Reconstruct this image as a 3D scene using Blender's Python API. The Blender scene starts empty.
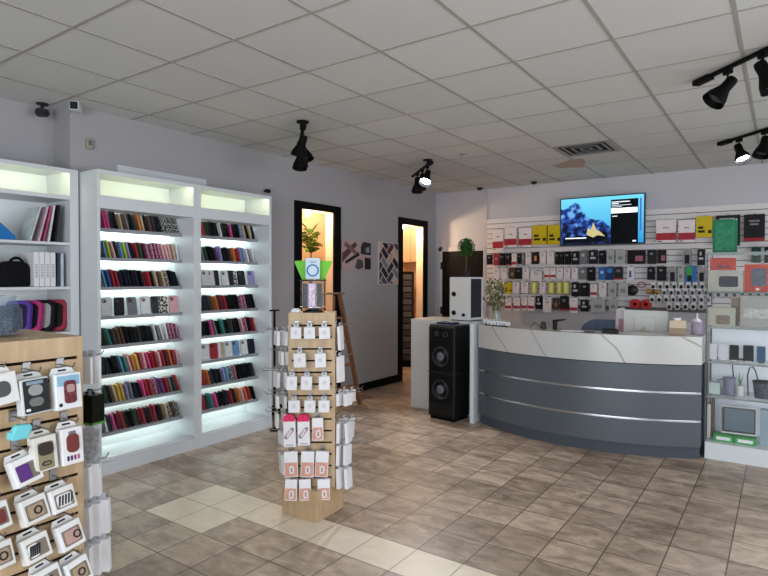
import bpy, math, random
from mathutils import Matrix, Vector, Euler
R = math.radians
random.seed(7)
S = bpy.context.scene
COL = S.collection

# ---------------------------------------------------------------- camera
def make_camera():
    yaw, pitch, roll = -0.6101, -0.0193, 0.0027
    cy, sy, cp, sp = math.cos(yaw), math.sin(yaw), math.cos(pitch), math.sin(pitch)
    f = Vector((sy*cp, cy*cp, sp)); r0 = Vector((cy, -sy, 0)); u0 = r0.cross(f)
    r = math.cos(roll)*r0 + math.sin(roll)*u0; u = -math.sin(roll)*r0 + math.cos(roll)*u0
    cam = bpy.data.cameras.new('camera'); o = bpy.data.objects.new('camera', cam); COL.objects.link(o)
    cam.sensor_fit = 'HORIZONTAL'; cam.sensor_width = 36; cam.lens = 570.93/768*36
    cam.clip_start = .05; cam.clip_end = 100
    m = Matrix(((r.x, u.x, -f.x, 0), (r.y, u.y, -f.y, 0), (r.z, u.z, -f.z, 1.564), (0, 0, 0, 1)))
    o.matrix_world = m
    S.camera = o
make_camera()

# ---------------------------------------------------------------- world, big lights, exposure
w = bpy.data.worlds.new('world'); S.world = w; w.use_nodes = True
w.node_tree.nodes['Background'].inputs[0].default_value = (0.80, 0.90, 1.0, 1)
w.node_tree.nodes['Background'].inputs[1].default_value = 1.0
def area(name, loc, rot, sx, sy, energy, color):
    l = bpy.data.lights.new(name, 'AREA'); l.shape = 'RECTANGLE'; l.size = sx; l.size_y = sy; l.energy = energy; l.color = color
    o = bpy.data.objects.new(name, l); COL.objects.link(o); o.location = loc; o.rotation_euler = rot
    return o
# daylight through the glass shop front behind the camera, plus an added fill light on the right side
area('shopfront_daylight', (.45, -3.35, 1.45), (R(104), 0, R(0)), 5.0, 2.5, 160, (.86, .93, 1))
area('side_fill_light', (3.4, 2.9, 1.5), (R(100), 0, R(90)), 6.0, 2.3, 66, (.92, .95, 1))
def point(name, loc, energy, color, radius=.05):
    l = bpy.data.lights.new(name, 'POINT'); l.energy = energy; l.color = color; l.shadow_soft_size = radius
    o = bpy.data.objects.new(name, l); COL.objects.link(o); o.location = loc; return o
S.view_settings.view_transform = 'Standard'; S.view_settings.look = 'None'
S.view_settings.gamma = 1; S.view_settings.use_curve_mapping = False
S.view_settings.exposure = 0.68

# ---------------------------------------------------------------- helpers
def lin(c):
    if isinstance(c, str):
        c = [int(c[i:i+2], 16)/255 for i in (0, 2, 4)]
    return tuple((x/12.92 if x <= .04045 else ((x+.055)/1.055)**2.4) for x in c)
MATS = {}
def mat(name, col='808080', rough=.5, metal=0, emit=0, trans=0, alpha=1, spec=.12, var=0, vscale=20):
    if name in MATS: return MATS[name]
    m = bpy.data.materials.new(name); m.use_nodes = True; nt = m.node_tree; b = nt.nodes['Principled BSDF']
    c = lin(col)+(1,)
    b.inputs['Base Color'].default_value = c; b.inputs['Roughness'].default_value = rough
    b.inputs['Metallic'].default_value = metal; b.inputs['Specular IOR Level'].default_value = spec
    if emit:
        b.inputs['Emission Color'].default_value = c; b.inputs['Emission Strength'].default_value = emit
    if trans: b.inputs['Transmission Weight'].default_value = trans; b.inputs['IOR'].default_value = 1.3
    if alpha < 1: b.inputs['Alpha'].default_value = alpha
    if var:
        tc = nt.nodes.new('ShaderNodeTexCoord'); n = nt.nodes.new('ShaderNodeTexNoise'); n.inputs['Scale'].default_value = vscale
        n.inputs['Detail'].default_value = 3
        cr = nt.nodes.new('ShaderNodeValToRGB')
        cr.color_ramp.elements[0].color = tuple(x*(1-var) for x in c[:3])+(1,); cr.color_ramp.elements[0].position = .3
        cr.color_ramp.elements[1].color = tuple(min(1, x*(1+var)) for x in c[:3])+(1,); cr.color_ramp.elements[1].position = .7
        nt.links.new(tc.outputs['Object'], n.inputs['Vector']); nt.links.new(n.outputs['Fac'], cr.inputs['Fac'])
        nt.links.new(cr.outputs['Color'], b.inputs['Base Color'])
    MATS[name] = m; return m
def nodes_mat(name, rough=.5, spec=.5):
    m = bpy.data.materials.new(name); m.use_nodes = True; MATS[name] = m
    b = m.node_tree.nodes['Principled BSDF']; b.inputs['Roughness'].default_value = rough; b.inputs['Specular IOR Level'].default_value = spec
    return m, m.node_tree, b
def glass(name, col='e8f4f0', alpha=.16, rough=.05):
    if name in MATS: return MATS[name]
    m = mat(name, col, rough, alpha=alpha, spec=.45); return m
def plastic_case(c): return mat('case_'+c, c, .45, var=.12, vscale=40)

class MB:
    def __init__(s): s.v = []; s.f = []; s.m = []; s.M = Matrix.Identity(4)
    def add(s, vs, fs, mi=0, M=None):
        n = len(s.v); T = s.M if M is None else s.M @ M
        s.v += [tuple(T @ Vector(v)) for v in vs]
        s.f += [tuple(i+n for i in f) for f in fs]; s.m += [mi]*len(fs); return s
    def box(s, x0, x1, y0, y1, z0, z1, mi=0, M=None):
        return s.add([(x0,y0,z0),(x1,y0,z0),(x1,y1,z0),(x0,y1,z0),(x0,y0,z1),(x1,y0,z1),(x1,y1,z1),(x0,y1,z1)],
              [(0,3,2,1),(4,5,6,7),(0,1,5,4),(1,2,6,5),(2,3,7,6),(3,0,4,7)], mi, M)
    def cbox(s, c, d, mi=0, M=None):
        return s.box(c[0]-d[0]/2, c[0]+d[0]/2, c[1]-d[1]/2, c[1]+d[1]/2, c[2]-d[2]/2, c[2]+d[2]/2, mi, M)
    def prism(s, poly, t0, t1, axis='y', mi=0, M=None):   # poly of 2d points extruded along axis
        n = len(poly)
        def P(a, b, t): return {'x': (t, a, b), 'y': (a, t, b), 'z': (a, b, t)}[axis]
        vs = [P(a, b, t0) for a, b in poly]+[P(a, b, t1) for a, b in poly]
        fs = [tuple(range(n)), tuple(range(2*n-1, n-1, -1))]+[(i, i+n, (i+1) % n+n, (i+1) % n) for i in range(n)]
        return s.add(vs, fs, mi, M)
    def tube(s, pts, r, seg=8, mi=0, M=None, cap=True):
        pts = [Vector(p) for p in pts]; rs = r if isinstance(r, (list, tuple)) else [r]*len(pts); vs = []; fs = []
        prev = None
        for i, p in enumerate(pts):
            d = (pts[min(i+1, len(pts)-1)]-pts[max(i-1, 0)]).normalized()
            a = d.cross(Vector((0, 0, 1)) if abs(d.z) < .9 else Vector((1, 0, 0))).normalized() if prev is None else (prev-d*prev.dot(d)).normalized()
            prev = a; b = d.cross(a)
            vs += [tuple(p+rs[i]*(math.cos(2*math.pi*k/seg)*a+math.sin(2*math.pi*k/seg)*b)) for k in range(seg)]
        for i in range(len(pts)-1):
            for k in range(seg): fs.append((i*seg+k, i*seg+(k+1) % seg, (i+1)*seg+(k+1) % seg, (i+1)*seg+k))
        if cap: fs.append(tuple(reversed(range(seg)))); fs.append(tuple((len(pts)-1)*seg+k for k in range(seg)))
        return s.add(vs, fs, mi, M)
    def lathe(s, prof, seg=24, mi=0, M=None):   # profile of (r, z)
        vs = []; fs = []
        for r, z in prof: vs += [(r*math.cos(2*math.pi*k/seg), r*math.sin(2*math.pi*k/seg), z) for k in range(seg)]
        for i in range(len(prof)-1):
            for k in range(seg): fs.append((i*seg+k, i*seg+(k+1) % seg, (i+1)*seg+(k+1) % seg, (i+1)*seg+k))
        if prof[0][0] > 1e-4: fs.append(tuple(reversed(range(seg))))
        if prof[-1][0] > 1e-4: fs.append(tuple((len(prof)-1)*seg+k for k in range(seg)))
        return s.add(vs, fs, mi, M)
    def build(s, name, mats, parent=None, smooth=False, bevel=0, loc=None, rot=None, kind=None, seg=2):
        me = bpy.data.meshes.new(name); me.from_pydata(s.v, [], s.f)
        for m in (mats if isinstance(mats, (list, tuple)) else [mats]): me.materials.append(m)
        me.polygons.foreach_set('material_index', s.m); me.update()
        if smooth:
            me.polygons.foreach_set('use_smooth', [True]*len(s.f))
            try: me.set_sharp_from_angle(angle=R(38))
            except Exception: pass
        o = bpy.data.objects.new(name, me); COL.objects.link(o)
        if parent is not None: o.parent = parent
        if loc: o.location = loc
        if rot: o.rotation_euler = rot
        if bevel:
            b = o.modifiers.new('bevel', 'BEVEL'); b.width = bevel; b.segments = seg; b.limit_method = 'ANGLE'
        if kind: o['kind'] = kind
        return o
def rrect(w, h, r, n=4, cx=0, cy=0):
    pts = []
    for (sx, sy, a0) in ((1, 1, 0), (-1, 1, 90), (-1, -1, 180), (1, -1, 270)):
        for k in range(n+1):
            a = R(a0+90*k/n); pts.append((cx+sx*(w/2-r)+r*math.cos(a), cy+sy*(h/2-r)+r*math.sin(a)))
    return pts
def tag(o, label, cat, group=None):
    o['label'] = label; o['category'] = cat
    if group: o['group'] = group
    return o
def thing(name, label, cat, loc=(0, 0, 0), rz=0, group=None, rot=None):
    o = bpy.data.objects.new(name, None); COL.objects.link(o); o.empty_display_size = .1
    o.location = loc; o.rotation_euler = rot if rot else (0, 0, rz)
    return tag(o, label, cat, group)
def copy_tree(o, parent=None):
    c = o.copy(); COL.objects.link(c)
    if parent is not None: c.parent = parent
    for ch in list(KIDS.get(o.name, [])) or [x for x in o.children]: copy_tree(ch, c)
    return c
KIDS = {}
ORD = ['first', 'second', 'third', 'fourth', 'fifth', 'sixth', 'seventh', 'eighth', 'ninth', 'tenth', 'eleventh', 'twelfth',
       'thirteenth', 'fourteenth', 'fifteenth', 'sixteenth', 'seventeenth', 'eighteenth', 'nineteenth', 'twentieth']
def Rx(a): return Matrix.Rotation(a, 4, 'X')
def Ry(a): return Matrix.Rotation(a, 4, 'Y')
def Rz(a): return Matrix.Rotation(a, 4, 'Z')
def T(x, y, z): return Matrix.Translation((x, y, z))

# ---------------------------------------------------------------- shared materials
def wall_mat(name, col):
    m, nt, b = nodes_mat(name, .75, .25)
    tc = nt.nodes.new('ShaderNodeTexCoord'); n = nt.nodes.new('ShaderNodeTexNoise'); n.inputs['Scale'].default_value = 1.6; n.inputs['Detail'].default_value = 5
    cr = nt.nodes.new('ShaderNodeValToRGB'); c = lin(col)
    cr.color_ramp.elements[0].color = tuple(x*.95 for x in c)+(1,); cr.color_ramp.elements[1].color = tuple(x*1.03 for x in c)+(1,)
    n2 = nt.nodes.new('ShaderNodeTexNoise'); n2.inputs['Scale'].default_value = 180
    bp = nt.nodes.new('ShaderNodeBump'); bp.inputs['Strength'].default_value = .05; bp.inputs['Distance'].default_value = .002
    L = nt.links.new
    L(tc.outputs['Object'], n.inputs['Vector']); L(n.outputs['Fac'], cr.inputs['Fac']); L(cr.outputs['Color'], b.inputs['Base Color'])
    L(tc.outputs['Object'], n2.inputs['Vector']); L(n2.outputs['Fac'], bp.inputs['Height']); L(bp.outputs['Normal'], b.inputs['Normal'])
    return m
M_WALL = wall_mat('grey_wall_paint', 'a4a1a3')
M_WALLB = wall_mat('back_wall_paint', 'bebcc1')
M_CREAM = wall_mat('cream_wall_paint', 'dfc1a2')
M_WHITE = mat('white_laminate', 'cdd1d4', .4, spec=.35, var=.02, vscale=3)
M_SHELFLIP = mat('grey_shelf_edge', '9a9ca2', .35, .3)
M_BLACK = mat('black_paint', '050506', .6, spec=.12)
M_BLKPL = mat('black_plastic', '09090b', .4, spec=.3)
M_CHROME = mat('chrome', 'c8cad0', .22, 1, spec=.5)
M_STEEL = mat('hook_steel', '8e8c8c', .3, .9)
M_PAPER = mat('white_card', 'dcdadc', .55, var=.03)
M_DKGREY = mat('dark_grey_plastic', '2c2d31', .5)

def wood_mat(name, c1, c2, axis_scale=(1.2, 14, 14), rough=.45):
    m, nt, b = nodes_mat(name, rough, .4); L = nt.links.new
    tc = nt.nodes.new('ShaderNodeTexCoord'); mp = nt.nodes.new('ShaderNodeMapping'); mp.inputs['Scale'].default_value = axis_scale
    n = nt.nodes.new('ShaderNodeTexNoise'); n.inputs['Scale'].default_value = 2.2; n.inputs['Detail'].default_value = 8; n.inputs['Roughness'].default_value = .6
    cr = nt.nodes.new('ShaderNodeValToRGB'); cr.color_ramp.elements[0].position = .3; cr.color_ramp.elements[1].position = .7
    cr.color_ramp.elements[0].color = lin(c1)+(1,); cr.color_ramp.elements[1].color = lin(c2)+(1,)
    L(tc.outputs['Object'], mp.inputs['Vector']); L(mp.outputs['Vector'], n.inputs['Vector']); L(n.outputs['Fac'], cr.inputs['Fac']); L(cr.outputs['Color'], b.inputs['Base Color'])
    return m
M_MAPLE = wood_mat('maple_laminate', 'a88c6a', 'bfa583', (14, 14, 1.3))
M_GROOVE = mat('slat_groove_brown', '1d140d', .9, spec=.1)
M_LADDER = wood_mat('ladder_wood', '6a4630', '8d6346', (14, 14, 1.6), .6)

def floor_mat():
    m, nt, b = nodes_mat('stone_floor_tiles', .28, .4); L = nt.links.new
    tc = nt.nodes.new('ShaderNodeTexCoord')
    mp = nt.nodes.new('ShaderNodeMapping'); mp.inputs['Location'].default_value = (1.998, -2.777, 0)
    L(tc.outputs['Object'], mp.inputs['Vector'])
    br = nt.nodes.new('ShaderNodeTexBrick'); br.offset = 0; br.squash = 1
    br.inputs['Scale'].default_value = 1; br.inputs['Brick Width'].default_value = .29488; br.inputs['Row Height'].default_value = .29488
    br.inputs['Mortar Size'].default_value = .0042; br.inputs['Mortar Smooth'].default_value = .3; br.inputs['Bias'].default_value = 0
    br.inputs['Color1'].default_value = (0, 0, 0, 1); br.inputs['Color2'].default_value = (1, 1, 1, 1)
    L(mp.outputs['Vector'], br.inputs['Vector'])
    # mottling
    n = nt.nodes.new('ShaderNodeTexNoise'); n.inputs['Scale'].default_value = 5.5; n.inputs['Detail'].default_value = 9; n.inputs['Roughness'].default_value = .62; n.inputs['Distortion'].default_value = .6
    mp2 = nt.nodes.new('ShaderNodeMapping'); mp2.inputs['Scale'].default_value = (1, 1.9, 1); L(tc.outputs['Object'], mp2.inputs['Vector']); L(mp2.outputs['Vector'], n.inputs['Vector'])
    add = nt.nodes.new('ShaderNodeMath'); add.operation = 'MULTIPLY_ADD'; add.inputs[1].default_value = .22
    L(br.outputs['Color'], add.inputs[0]); L(n.outputs['Fac'], add.inputs[2])
    sub = nt.nodes.new('ShaderNodeMath'); sub.operation = 'SUBTRACT'; sub.inputs[1].default_value = .11; L(add.outputs[0], sub.inputs[0])
    cr = nt.nodes.new('ShaderNodeValToRGB')
    e = cr.color_ramp.elements; e[0].position = .28; e[0].color = lin('7f6e5e')+(1,); e[1].position = .74; e[1].color = lin('ccb8a3')+(1,)
    k = e.new(.5); k.color = lin('a79382')+(1,)
    L(sub.outputs[0], cr.inputs['Fac'])
    cr2 = nt.nodes.new('ShaderNodeValToRGB'); e = cr2.color_ramp.elements; e[0].position = .25; e[0].color = lin('dacbb6')+(1,); e[1].position = .75; e[1].color = lin('f0e2cd')+(1,)
    L(n.outputs['Fac'], cr2.inputs['Fac'])
    # inlaid light border: a row along x and a 2x2 corner block
    sep = nt.nodes.new('ShaderNodeSeparateXYZ'); L(tc.outputs['Object'], sep.inputs[0])
    def cmp(sock, op, v):
        q = nt.nodes.new('ShaderNodeMath'); q.operation = op; q.inputs[1].default_value = v; L(sock, q.inputs[0]); return q.outputs[0]
    def mul(a, c):
        q = nt.nodes.new('ShaderNodeMath'); q.operation = 'MULTIPLY'; L(a, q.inputs[0]); L(c, q.inputs[1]); return q.outputs[0]
    X, Y = sep.outputs[0], sep.outputs[1]
    xg = cmp(X, 'GREATER_THAN', -3.4724)
    band = mul(mul(xg, cmp(Y, 'GREATER_THAN', 2.4821)), cmp(Y, 'LESS_THAN', 2.777))
    blk = mul(mul(xg, cmp(X, 'LESS_THAN', -2.8826)), mul(cmp(Y, 'GREATER_THAN', 2.1872), cmp(Y, 'LESS_THAN', 2.777)))
    mx = nt.nodes.new('ShaderNodeMath'); mx.operation = 'MAXIMUM'; L(band, mx.inputs[0]); L(blk, mx.inputs[1])
    mixL = nt.nodes.new('ShaderNodeMix'); mixL.data_type = 'RGBA'; L(mx.outputs[0], mixL.inputs[0]); L(cr.outputs['Color'], mixL.inputs[6]); L(cr2.outputs['Color'], mixL.inputs[7])
    gr = nt.nodes.new('ShaderNodeMix'); gr.data_type = 'RGBA'; gr.inputs[6].default_value = lin('5a4d40')+(1,); gr.inputs[7].default_value = lin('a39583')+(1,); L(mx.outputs[0], gr.inputs[0])
    mixM = nt.nodes.new('ShaderNodeMix'); mixM.data_type = 'RGBA'; L(br.outputs['Fac'], mixM.inputs[0]); L(mixL.outputs[2], mixM.inputs[6]); L(gr.outputs[2], mixM.inputs[7])
    L(mixM.outputs[2], b.inputs['Base Color'])
    bp = nt.nodes.new('ShaderNodeBump'); bp.inputs['Strength'].default_value = .25; bp.inputs['Distance'].default_value = .002; bp.invert = True
    L(br.outputs['Fac'], bp.inputs['Height']); L(bp.outputs['Normal'], b.inputs['Normal'])
    rr = nt.nodes.new('ShaderNodeMapRange'); rr.inputs[3].default_value = .24; rr.inputs[4].default_value = .5; L(n.outputs['Fac'], rr.inputs[0]); L(rr.outputs[0], b.inputs['Roughness'])
    return m
def marble_mat():
    m, nt, b = nodes_mat('white_marble_laminate', .22, .5); L = nt.links.new
    tc = nt.nodes.new('ShaderNodeTexCoord'); mp = nt.nodes.new('ShaderNodeMapping'); mp.inputs['Rotation'].default_value = (0, R(38), R(20))
    n = nt.nodes.new('ShaderNodeTexNoise'); n.inputs['Scale'].default_value = 1.5; n.inputs['Detail'].default_value = 5
    w = nt.nodes.new('ShaderNodeTexWave'); w.inputs['Scale'].default_value = .75; w.inputs['Distortion'].default_value = 4.5; w.inputs['Detail'].default_value = 3; w.inputs['Detail Scale'].default_value = .9
    L(tc.outputs['Object'], mp.inputs['Vector']); L(mp.outputs['Vector'], w.inputs['Vector']); L(tc.outputs['Object'], n.inputs['Vector'])
    cr = nt.nodes.new('ShaderNodeValToRGB'); e = cr.color_ramp.elements
    e[0].position = 0; e[0].color = lin('988d80')+(1,); e[1].position = .0012; e[1].color = lin('bfbdba')+(1,)
    L(w.outputs['Fac'], cr.inputs['Fac'])
    mx = nt.nodes.new('ShaderNodeMix'); mx.data_type = 'RGBA'; mx.blend_type = 'MULTIPLY'; mx.inputs[0].default_value = .12
    L(cr.outputs['Color'], mx.inputs[6]); L(n.outputs['Color'], mx.inputs[7]); L(mx.outputs[2], b.inputs['Base Color'])
    return m
def ceil_mat():
    m, nt, b = nodes_mat('ceiling_panel', .9, .1); L = nt.links.new
    tc = nt.nodes.new('ShaderNodeTexCoord')
    n = nt.nodes.new('ShaderNodeTexNoise'); n.inputs['Scale'].default_value = 90; n.inputs['Detail'].default_value = 4
    br = nt.nodes.new('ShaderNodeTexBrick'); br.offset = 0; br.squash = 1
    mp = nt.nodes.new('ShaderNodeMapping'); mp.inputs['Location'].default_value = (3.232, -1.6211, 0)
    br.inputs['Scale'].default_value = 1; br.inputs['Brick Width'].default_value = .6022; br.inputs['Row Height'].default_value = .618; br.inputs['Mortar Size'].default_value = 0
    br.inputs['Color1'].default_value = lin('d0d1cf')+(1,); br.inputs['Color2'].default_value = lin('d8d9d6')+(1,)
    mx = nt.nodes.new('ShaderNodeMix'); mx.data_type = 'RGBA'; mx.blend_type = 'MULTIPLY'; mx.inputs[0].default_value = .12
    L(tc.outputs['Object'], mp.inputs['Vector']); L(mp.outputs['Vector'], br.inputs['Vector']); L(tc.outputs['Object'], n.inputs['Vector'])
    L(br.outputs['Color'], mx.inputs[6]); L(n.outputs['Color'], mx.inputs[7]); L(mx.outputs[2], b.inputs['Base Color'])
    return m

# ---------------------------------------------------------------- room shell
XL, YB, H = -4.713, 8.232, 2.94
XR, YF = 3.6, -3.5
def struct(name, mb, m, label=None, **k): return mb.build(name, m, kind='structure', **k)
struct('floor', MB().box(-7, XR, YF, YB+.1, -.1, 0), floor_mat())
struct('ceiling', MB().box(-7, XR, YF, YB+.1, H, H+.1), ceil_mat())
g = MB()
for i in range(-6, 13):
    x = -3.232+i*.6022
    if -4.98 < x < XR: g.box(x-.010, x+.010, YF, YB, H-.004, H+.001)
for j in range(-9, 11):
    y = 1.6211+j*.618
    if YF < y < YB: g.box(-4.98, XR, y-.009, y+.009, H-.0035, H+.001)
g.build('trim_1', mat('ceiling_tee_bar', 'a39f99', .5), kind='structure')
# left wall (two doorways), its thickness, and the recessed part on the near side
D = [(5.014, 5.603, 2.378), (7.215, 7.821, 2.362)]
g = MB(); W0 = XL-.12
g.box(W0, XL, 2.33, D[0][0], 0, H); g.box(W0, XL, D[0][0], D[0][1], D[0][2], H)
g.box(W0, XL, D[0][1], D[1][0], 0, H); g.box(W0, XL, D[1][0], D[1][1], D[1][2], H); g.box(W0, XL, D[1][1], YB+.1, 0, H)
g.build('wall_left', M_WALL, kind='structure')
MB().box(-5.1, -4.98, YF, 2.33, 0, H).box(-4.98, W0, 2.33, 2.41, 0, H).build('wall_left_recess', M_WALL, kind='structure')
MB().box(W0, XR, YB, YB+.12, 0, H).build('wall_back', M_WALLB, kind='structure')
g = MB(); g.box(XR, XR+.1, YF, -1.2, 0, H); g.box(XR, XR+.1, 5.6, YB+.1, 0, H); g.box(XR, XR+.1, -1.2, 5.6, 0, .3); g.box(XR, XR+.1, -1.2, 5.6, 2.7, H)  # opening in the unseen wall added to let more light in
g.build('wall_right', M_WALL, kind='structure')
g = MB(); g.box(-5.1, -2.0, YF-.1, YF, 0, H); g.box(3.5, XR+.1, YF-.1, YF, 0, H); g.box(-2.0, 3.5, YF-.1, YF, 2.75, H)
g.build('wall_front', M_WALL, kind='structure')
# rooms behind the two doorways
g = MB()
for (a, c) in ((4.7, 6.9), (7.12, 9.2)):
    g.box(-6.1, -6.0, a, c, 0, H); g.box(-6.5, W0, a-.1, a, 0, H); g.box(-6.5, W0, c, c+.1, 0, H)
g.build('wall_side_rooms', M_CREAM, kind='structure')
MB().box(W0, W0+.1, 8.352, 9.3, 0, H).box(-7, W0, 8.332, 9.3, H, H+.1).box(-7, W0, 8.332, 9.3, -.1, 0).build('trim_2', M_CREAM, kind='structure')
# black door frames
for n, (y0, y1, z1, o0, o1, zt) in enumerate([(5.014, 5.603, 2.378, 4.895, 5.743, 2.464), (7.215, 7.821, 2.362, 7.101, 7.945, 2.462)]):
    g = MB(); a = XL; b_ = XL+.02
    g.box(a, b_, o0, y0, 0, zt); g.box(a, b_, y1, o1, 0, zt); g.box(a, b_, y0, y1, z1, zt)
    dfr = g.build('door_%d' % (n+1), M_BLACK, kind='structure', bevel=.003)
    g = MB(); g.box(W0, a, y0-.001, y0+.004, 0, z1); g.box(W0, a, y1-.004, y1+.001, 0, z1); g.box(W0, a, y0, y1, z1-.004, z1+.001)
    g.build('door_lining', M_CREAM, dfr)
g = MB(); g.box(XL, XL+.014, 5.743, 7.101, 0, .105); g.box(XL, XL+.014, 7.945, YB, 0, .105); g.box(XL, XL+.014, 4.18, 4.895, 0, .105)
g.build('baseboard_left', M_BLACK, kind='structure')
# back door (dark) with pale casing
g = MB(); g.box(-4.64, -4.577, YB-.03, YB, 0, 2.05); g.box(-3.846, -3.80, YB-.03, YB, 0, 2.0); g.box(-4.64, -3.80, YB-.03, YB, 1.98, 2.05)
g.build('trim_3', M_WALLB, kind='structure', bevel=.004)
g = MB(); g.box(-4.577, -3.846, YB-.02, YB, 0, 1.98)
dr = g.build('door_3', mat('black_door', '0e0d0f', .5), kind='structure')
q = MB().prism(rrect(.5, .75, .2, 6, -4.21, 1.4), YB-.026, YB-.02); q.prism(rrect(.5, .5, .02, 2, -4.21, .55), YB-.026, YB-.02)
q.build('door_panel', mat('black_door_panel', '131214', .45), dr, bevel=.004)
for z in (1.75, 1.02):
    MB().box(-4.60, -4.565, YB-.045, YB-.02, z-.06, z+.06).build('hinge', M_BLKPL, dr, bevel=.004)
# pilaster seam left of the slatwall
MB().box(-3.80, -3.785, YB-.022, YB, .8, 2.94).build('trim_4', M_WALLB, kind='structure')
# ---------------------------------------------------------------- warm bulbs in the side rooms, with added unseen fill bulbs
def bulb(loc, energy, label):
    t = thing('ceiling_bulb', label, 'light bulb', (loc[0], loc[1], H))
    d = loc[2]-H
    MB().lathe([(.05, 0), (.05, -.02), (.012, -.03), (.012, d+.06)][::-1], 16).build('fitting', M_WHITE, t, smooth=True)
    MB().lathe([(.0005, -.035), (.02, -.028), (.033, -.008), (.033, .01), (.018, .04), (.014, .06)], 16, M=T(0, 0, d)).build('bulb_glass', mat('warm_bulb', 'ffe2b8', emit=25), t, smooth=True)
    point('bulb_glow', (loc[0], loc[1], loc[2]-.05), energy, (1, .74, .46), .03)
bulb((-4.96, 5.40, 2.36), 24, 'warm glowing bulb at the top of the nearer black-framed doorway')
bulb((-5.5, 6.45, 2.76), 13, 'unseen fill bulb added deeper in the room behind the nearer doorway')  # hidden above the door header, added to brighten the nearer room
bulb((-5.45, 8.55, 2.76), 11, 'unseen fill bulb added deeper in the room behind the farther doorway')  # likewise added out of view, brightens the farther room
bulb((-4.90, 7.50, 2.345), 26, 'warm glowing bulb at the top of the farther black-framed doorway')

# ---------------------------------------------------------------- lit wall cabinets
M_LED = mat('led_strip', 'eafbf4', emit=5.5)
M_LEDH = mat('led_strip_header', 'f1f3c0', emit=22)
M_BACKP = mat('cabinet_back_panel', 'e6ebea', .6)
CX0, CX1, CTOP = XL, -4.33, 2.39
SHZ = [1.945-.238*k for k in range(8)]
def cabinet(y0, y1, oy0, oy1, label):
    t = thing('display_cabinet', label, 'display cabinet', (-4.5, (y0+y1)/2, 0), group=None)
    L = lambda mb, n, m, **k: mb.build(n, m, t, **k)
    O = T(4.5, -(y0+y1)/2, 0)
    def mb(): q = MB(); q.M = O; return q
    L(mb().box(CX0, CX1, y0, oy0, 0, CTOP), 'side_panel', M_WHITE, bevel=.002)
    L(mb().box(CX0, CX1, oy1, y1, 0, CTOP), 'side_panel', M_WHITE, bevel=.002)
    L(mb().box(CX0, CX0+.012, oy0, oy1, 0, CTOP), 'back_panel', M_BACKP)
    L(mb().box(CX0, CX1, oy0, oy1, CTOP-.016, CTOP), 'top_panel', M_WHITE)
    L(mb().box(CX0+.012, CX1, oy0, oy1, 2.092, 2.10).box(CX1-.018, CX1, oy0, oy1, 2.10, 2.19).box(CX0+.012, CX1-.018, oy0, oy1, 2.17, 2.19), 'header_board', M_WHITE)
    L(mb().box(CX0+.012, CX1-.004, oy0, oy1, .0, .10).box(CX0+.012, CX1-.03, oy0, oy1, .10, .125), 'base', M_WHITE, bevel=.002)
    L(mb().box(CX1-.016, CX1, oy0, oy1, CTOP-.032, CTOP-.016), 'header_lip', M_WHITE)
    L(mb().box(CX1-.028, CX1-.018, oy0+.01, oy1-.01, CTOP-.022, CTOP-.0165), 'header_led_strip', M_LEDH)
    for k, z in enumerate(SHZ):
        s = L(mb().box(CX0+.012, -4.505, oy0, oy1, z-.016, z), 'shelf', M_WHITE)
        q = mb().box(-4.505, -4.498, oy0, oy1, z-.02, z+.008); q.build('shelf_lip', M_SHELFLIP, s)
        q = mb().box(-4.68, -4.66, oy0+.02, oy1-.02, z-.026, z-.017); q.build('led_strip', M_LED, s)
    q = mb().box(-4.68, -4.66, oy0+.02, oy1-.02, 2.08, 2.091); L(q, 'led_strip', M_LED)
    return t
cabinet(2.343, 3.258, 2.367, 3.22, 'tall white lit display cabinet full of phone cases, nearer one')
cabinet(3.258, 4.168, 3.298, 4.138, 'tall white lit display cabinet full of phone cases, farther one')
tag(MB().box(XL, XL+.02, 2.72, 3.64, 2.38, 2.522).build('header_board', M_WHITE), 'pale board fixed to the wall above the nearer lit cabinet', 'board')

# phone cases
CM = {}
NAMES = {'k': ('black', '0c0c0e'), 'n': ('navy', '161c30'), 'p': ('pink', 'd9498c'), 'q': ('pale pink', 'd9a6ac'), 'w': ('white', 'd6d6d6'), 'g': ('grey', '77777c'),
         'd': ('dark grey', '3a3a40'), 'b': ('light blue', '6d93b8'), 'B': ('blue', '2f5f9a'), 'l': ('lime green', 'a9c53a'), 't': ('teal', '2f7f7a'), 'e': ('beige', 'b9a58a'),
         'y': ('yellow', 'cda74a'), 'o': ('orange', 'c3703a'), 'r': ('red', '9e2c38'), 'm': ('maroon', '5e2230'), 'v': ('lavender', '8e8ab4'), 'u': ('purple', '6a3f78'),
         'h': ('brown', '5d4134'), 'G': ('dark green', '2a4a3c'), 'Z': ('black-and-white', 'Z'), 'P': ('pink patterned', 'P')}
def case_mat(c):
    if c == 'Z' or c == 'P':
        nm = 'patterned_case_'+c
        if nm in MATS: return MATS[nm]
        m, nt, b = nodes_mat(nm, .4); L = nt.links.new
        tc = nt.nodes.new('ShaderNodeTexCoord'); v = nt.nodes.new('ShaderNodeTexVoronoi'); v.inputs['Scale'].default_value = 55
        cr = nt.nodes.new('ShaderNodeValToRGB'); cr.color_ramp.interpolation = 'CONSTANT'
        a, z = (('101012', 'c9c6c0') if c == 'Z' else ('c2738f', '4a2f52'))
        cr.color_ramp.elements[0].color = lin(a)+(1,); cr.color_ramp.elements[1].position = .52; cr.color_ramp.elements[1].color = lin(z)+(1,)
        L(tc.outputs['Object'], v.inputs['Vector']); L(v.outputs['Distance'], cr.inputs['Fac']); L(cr.outputs['Color'], b.inputs['Base Color'])
        return m
    return plastic_case(NAMES[c][1])
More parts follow.
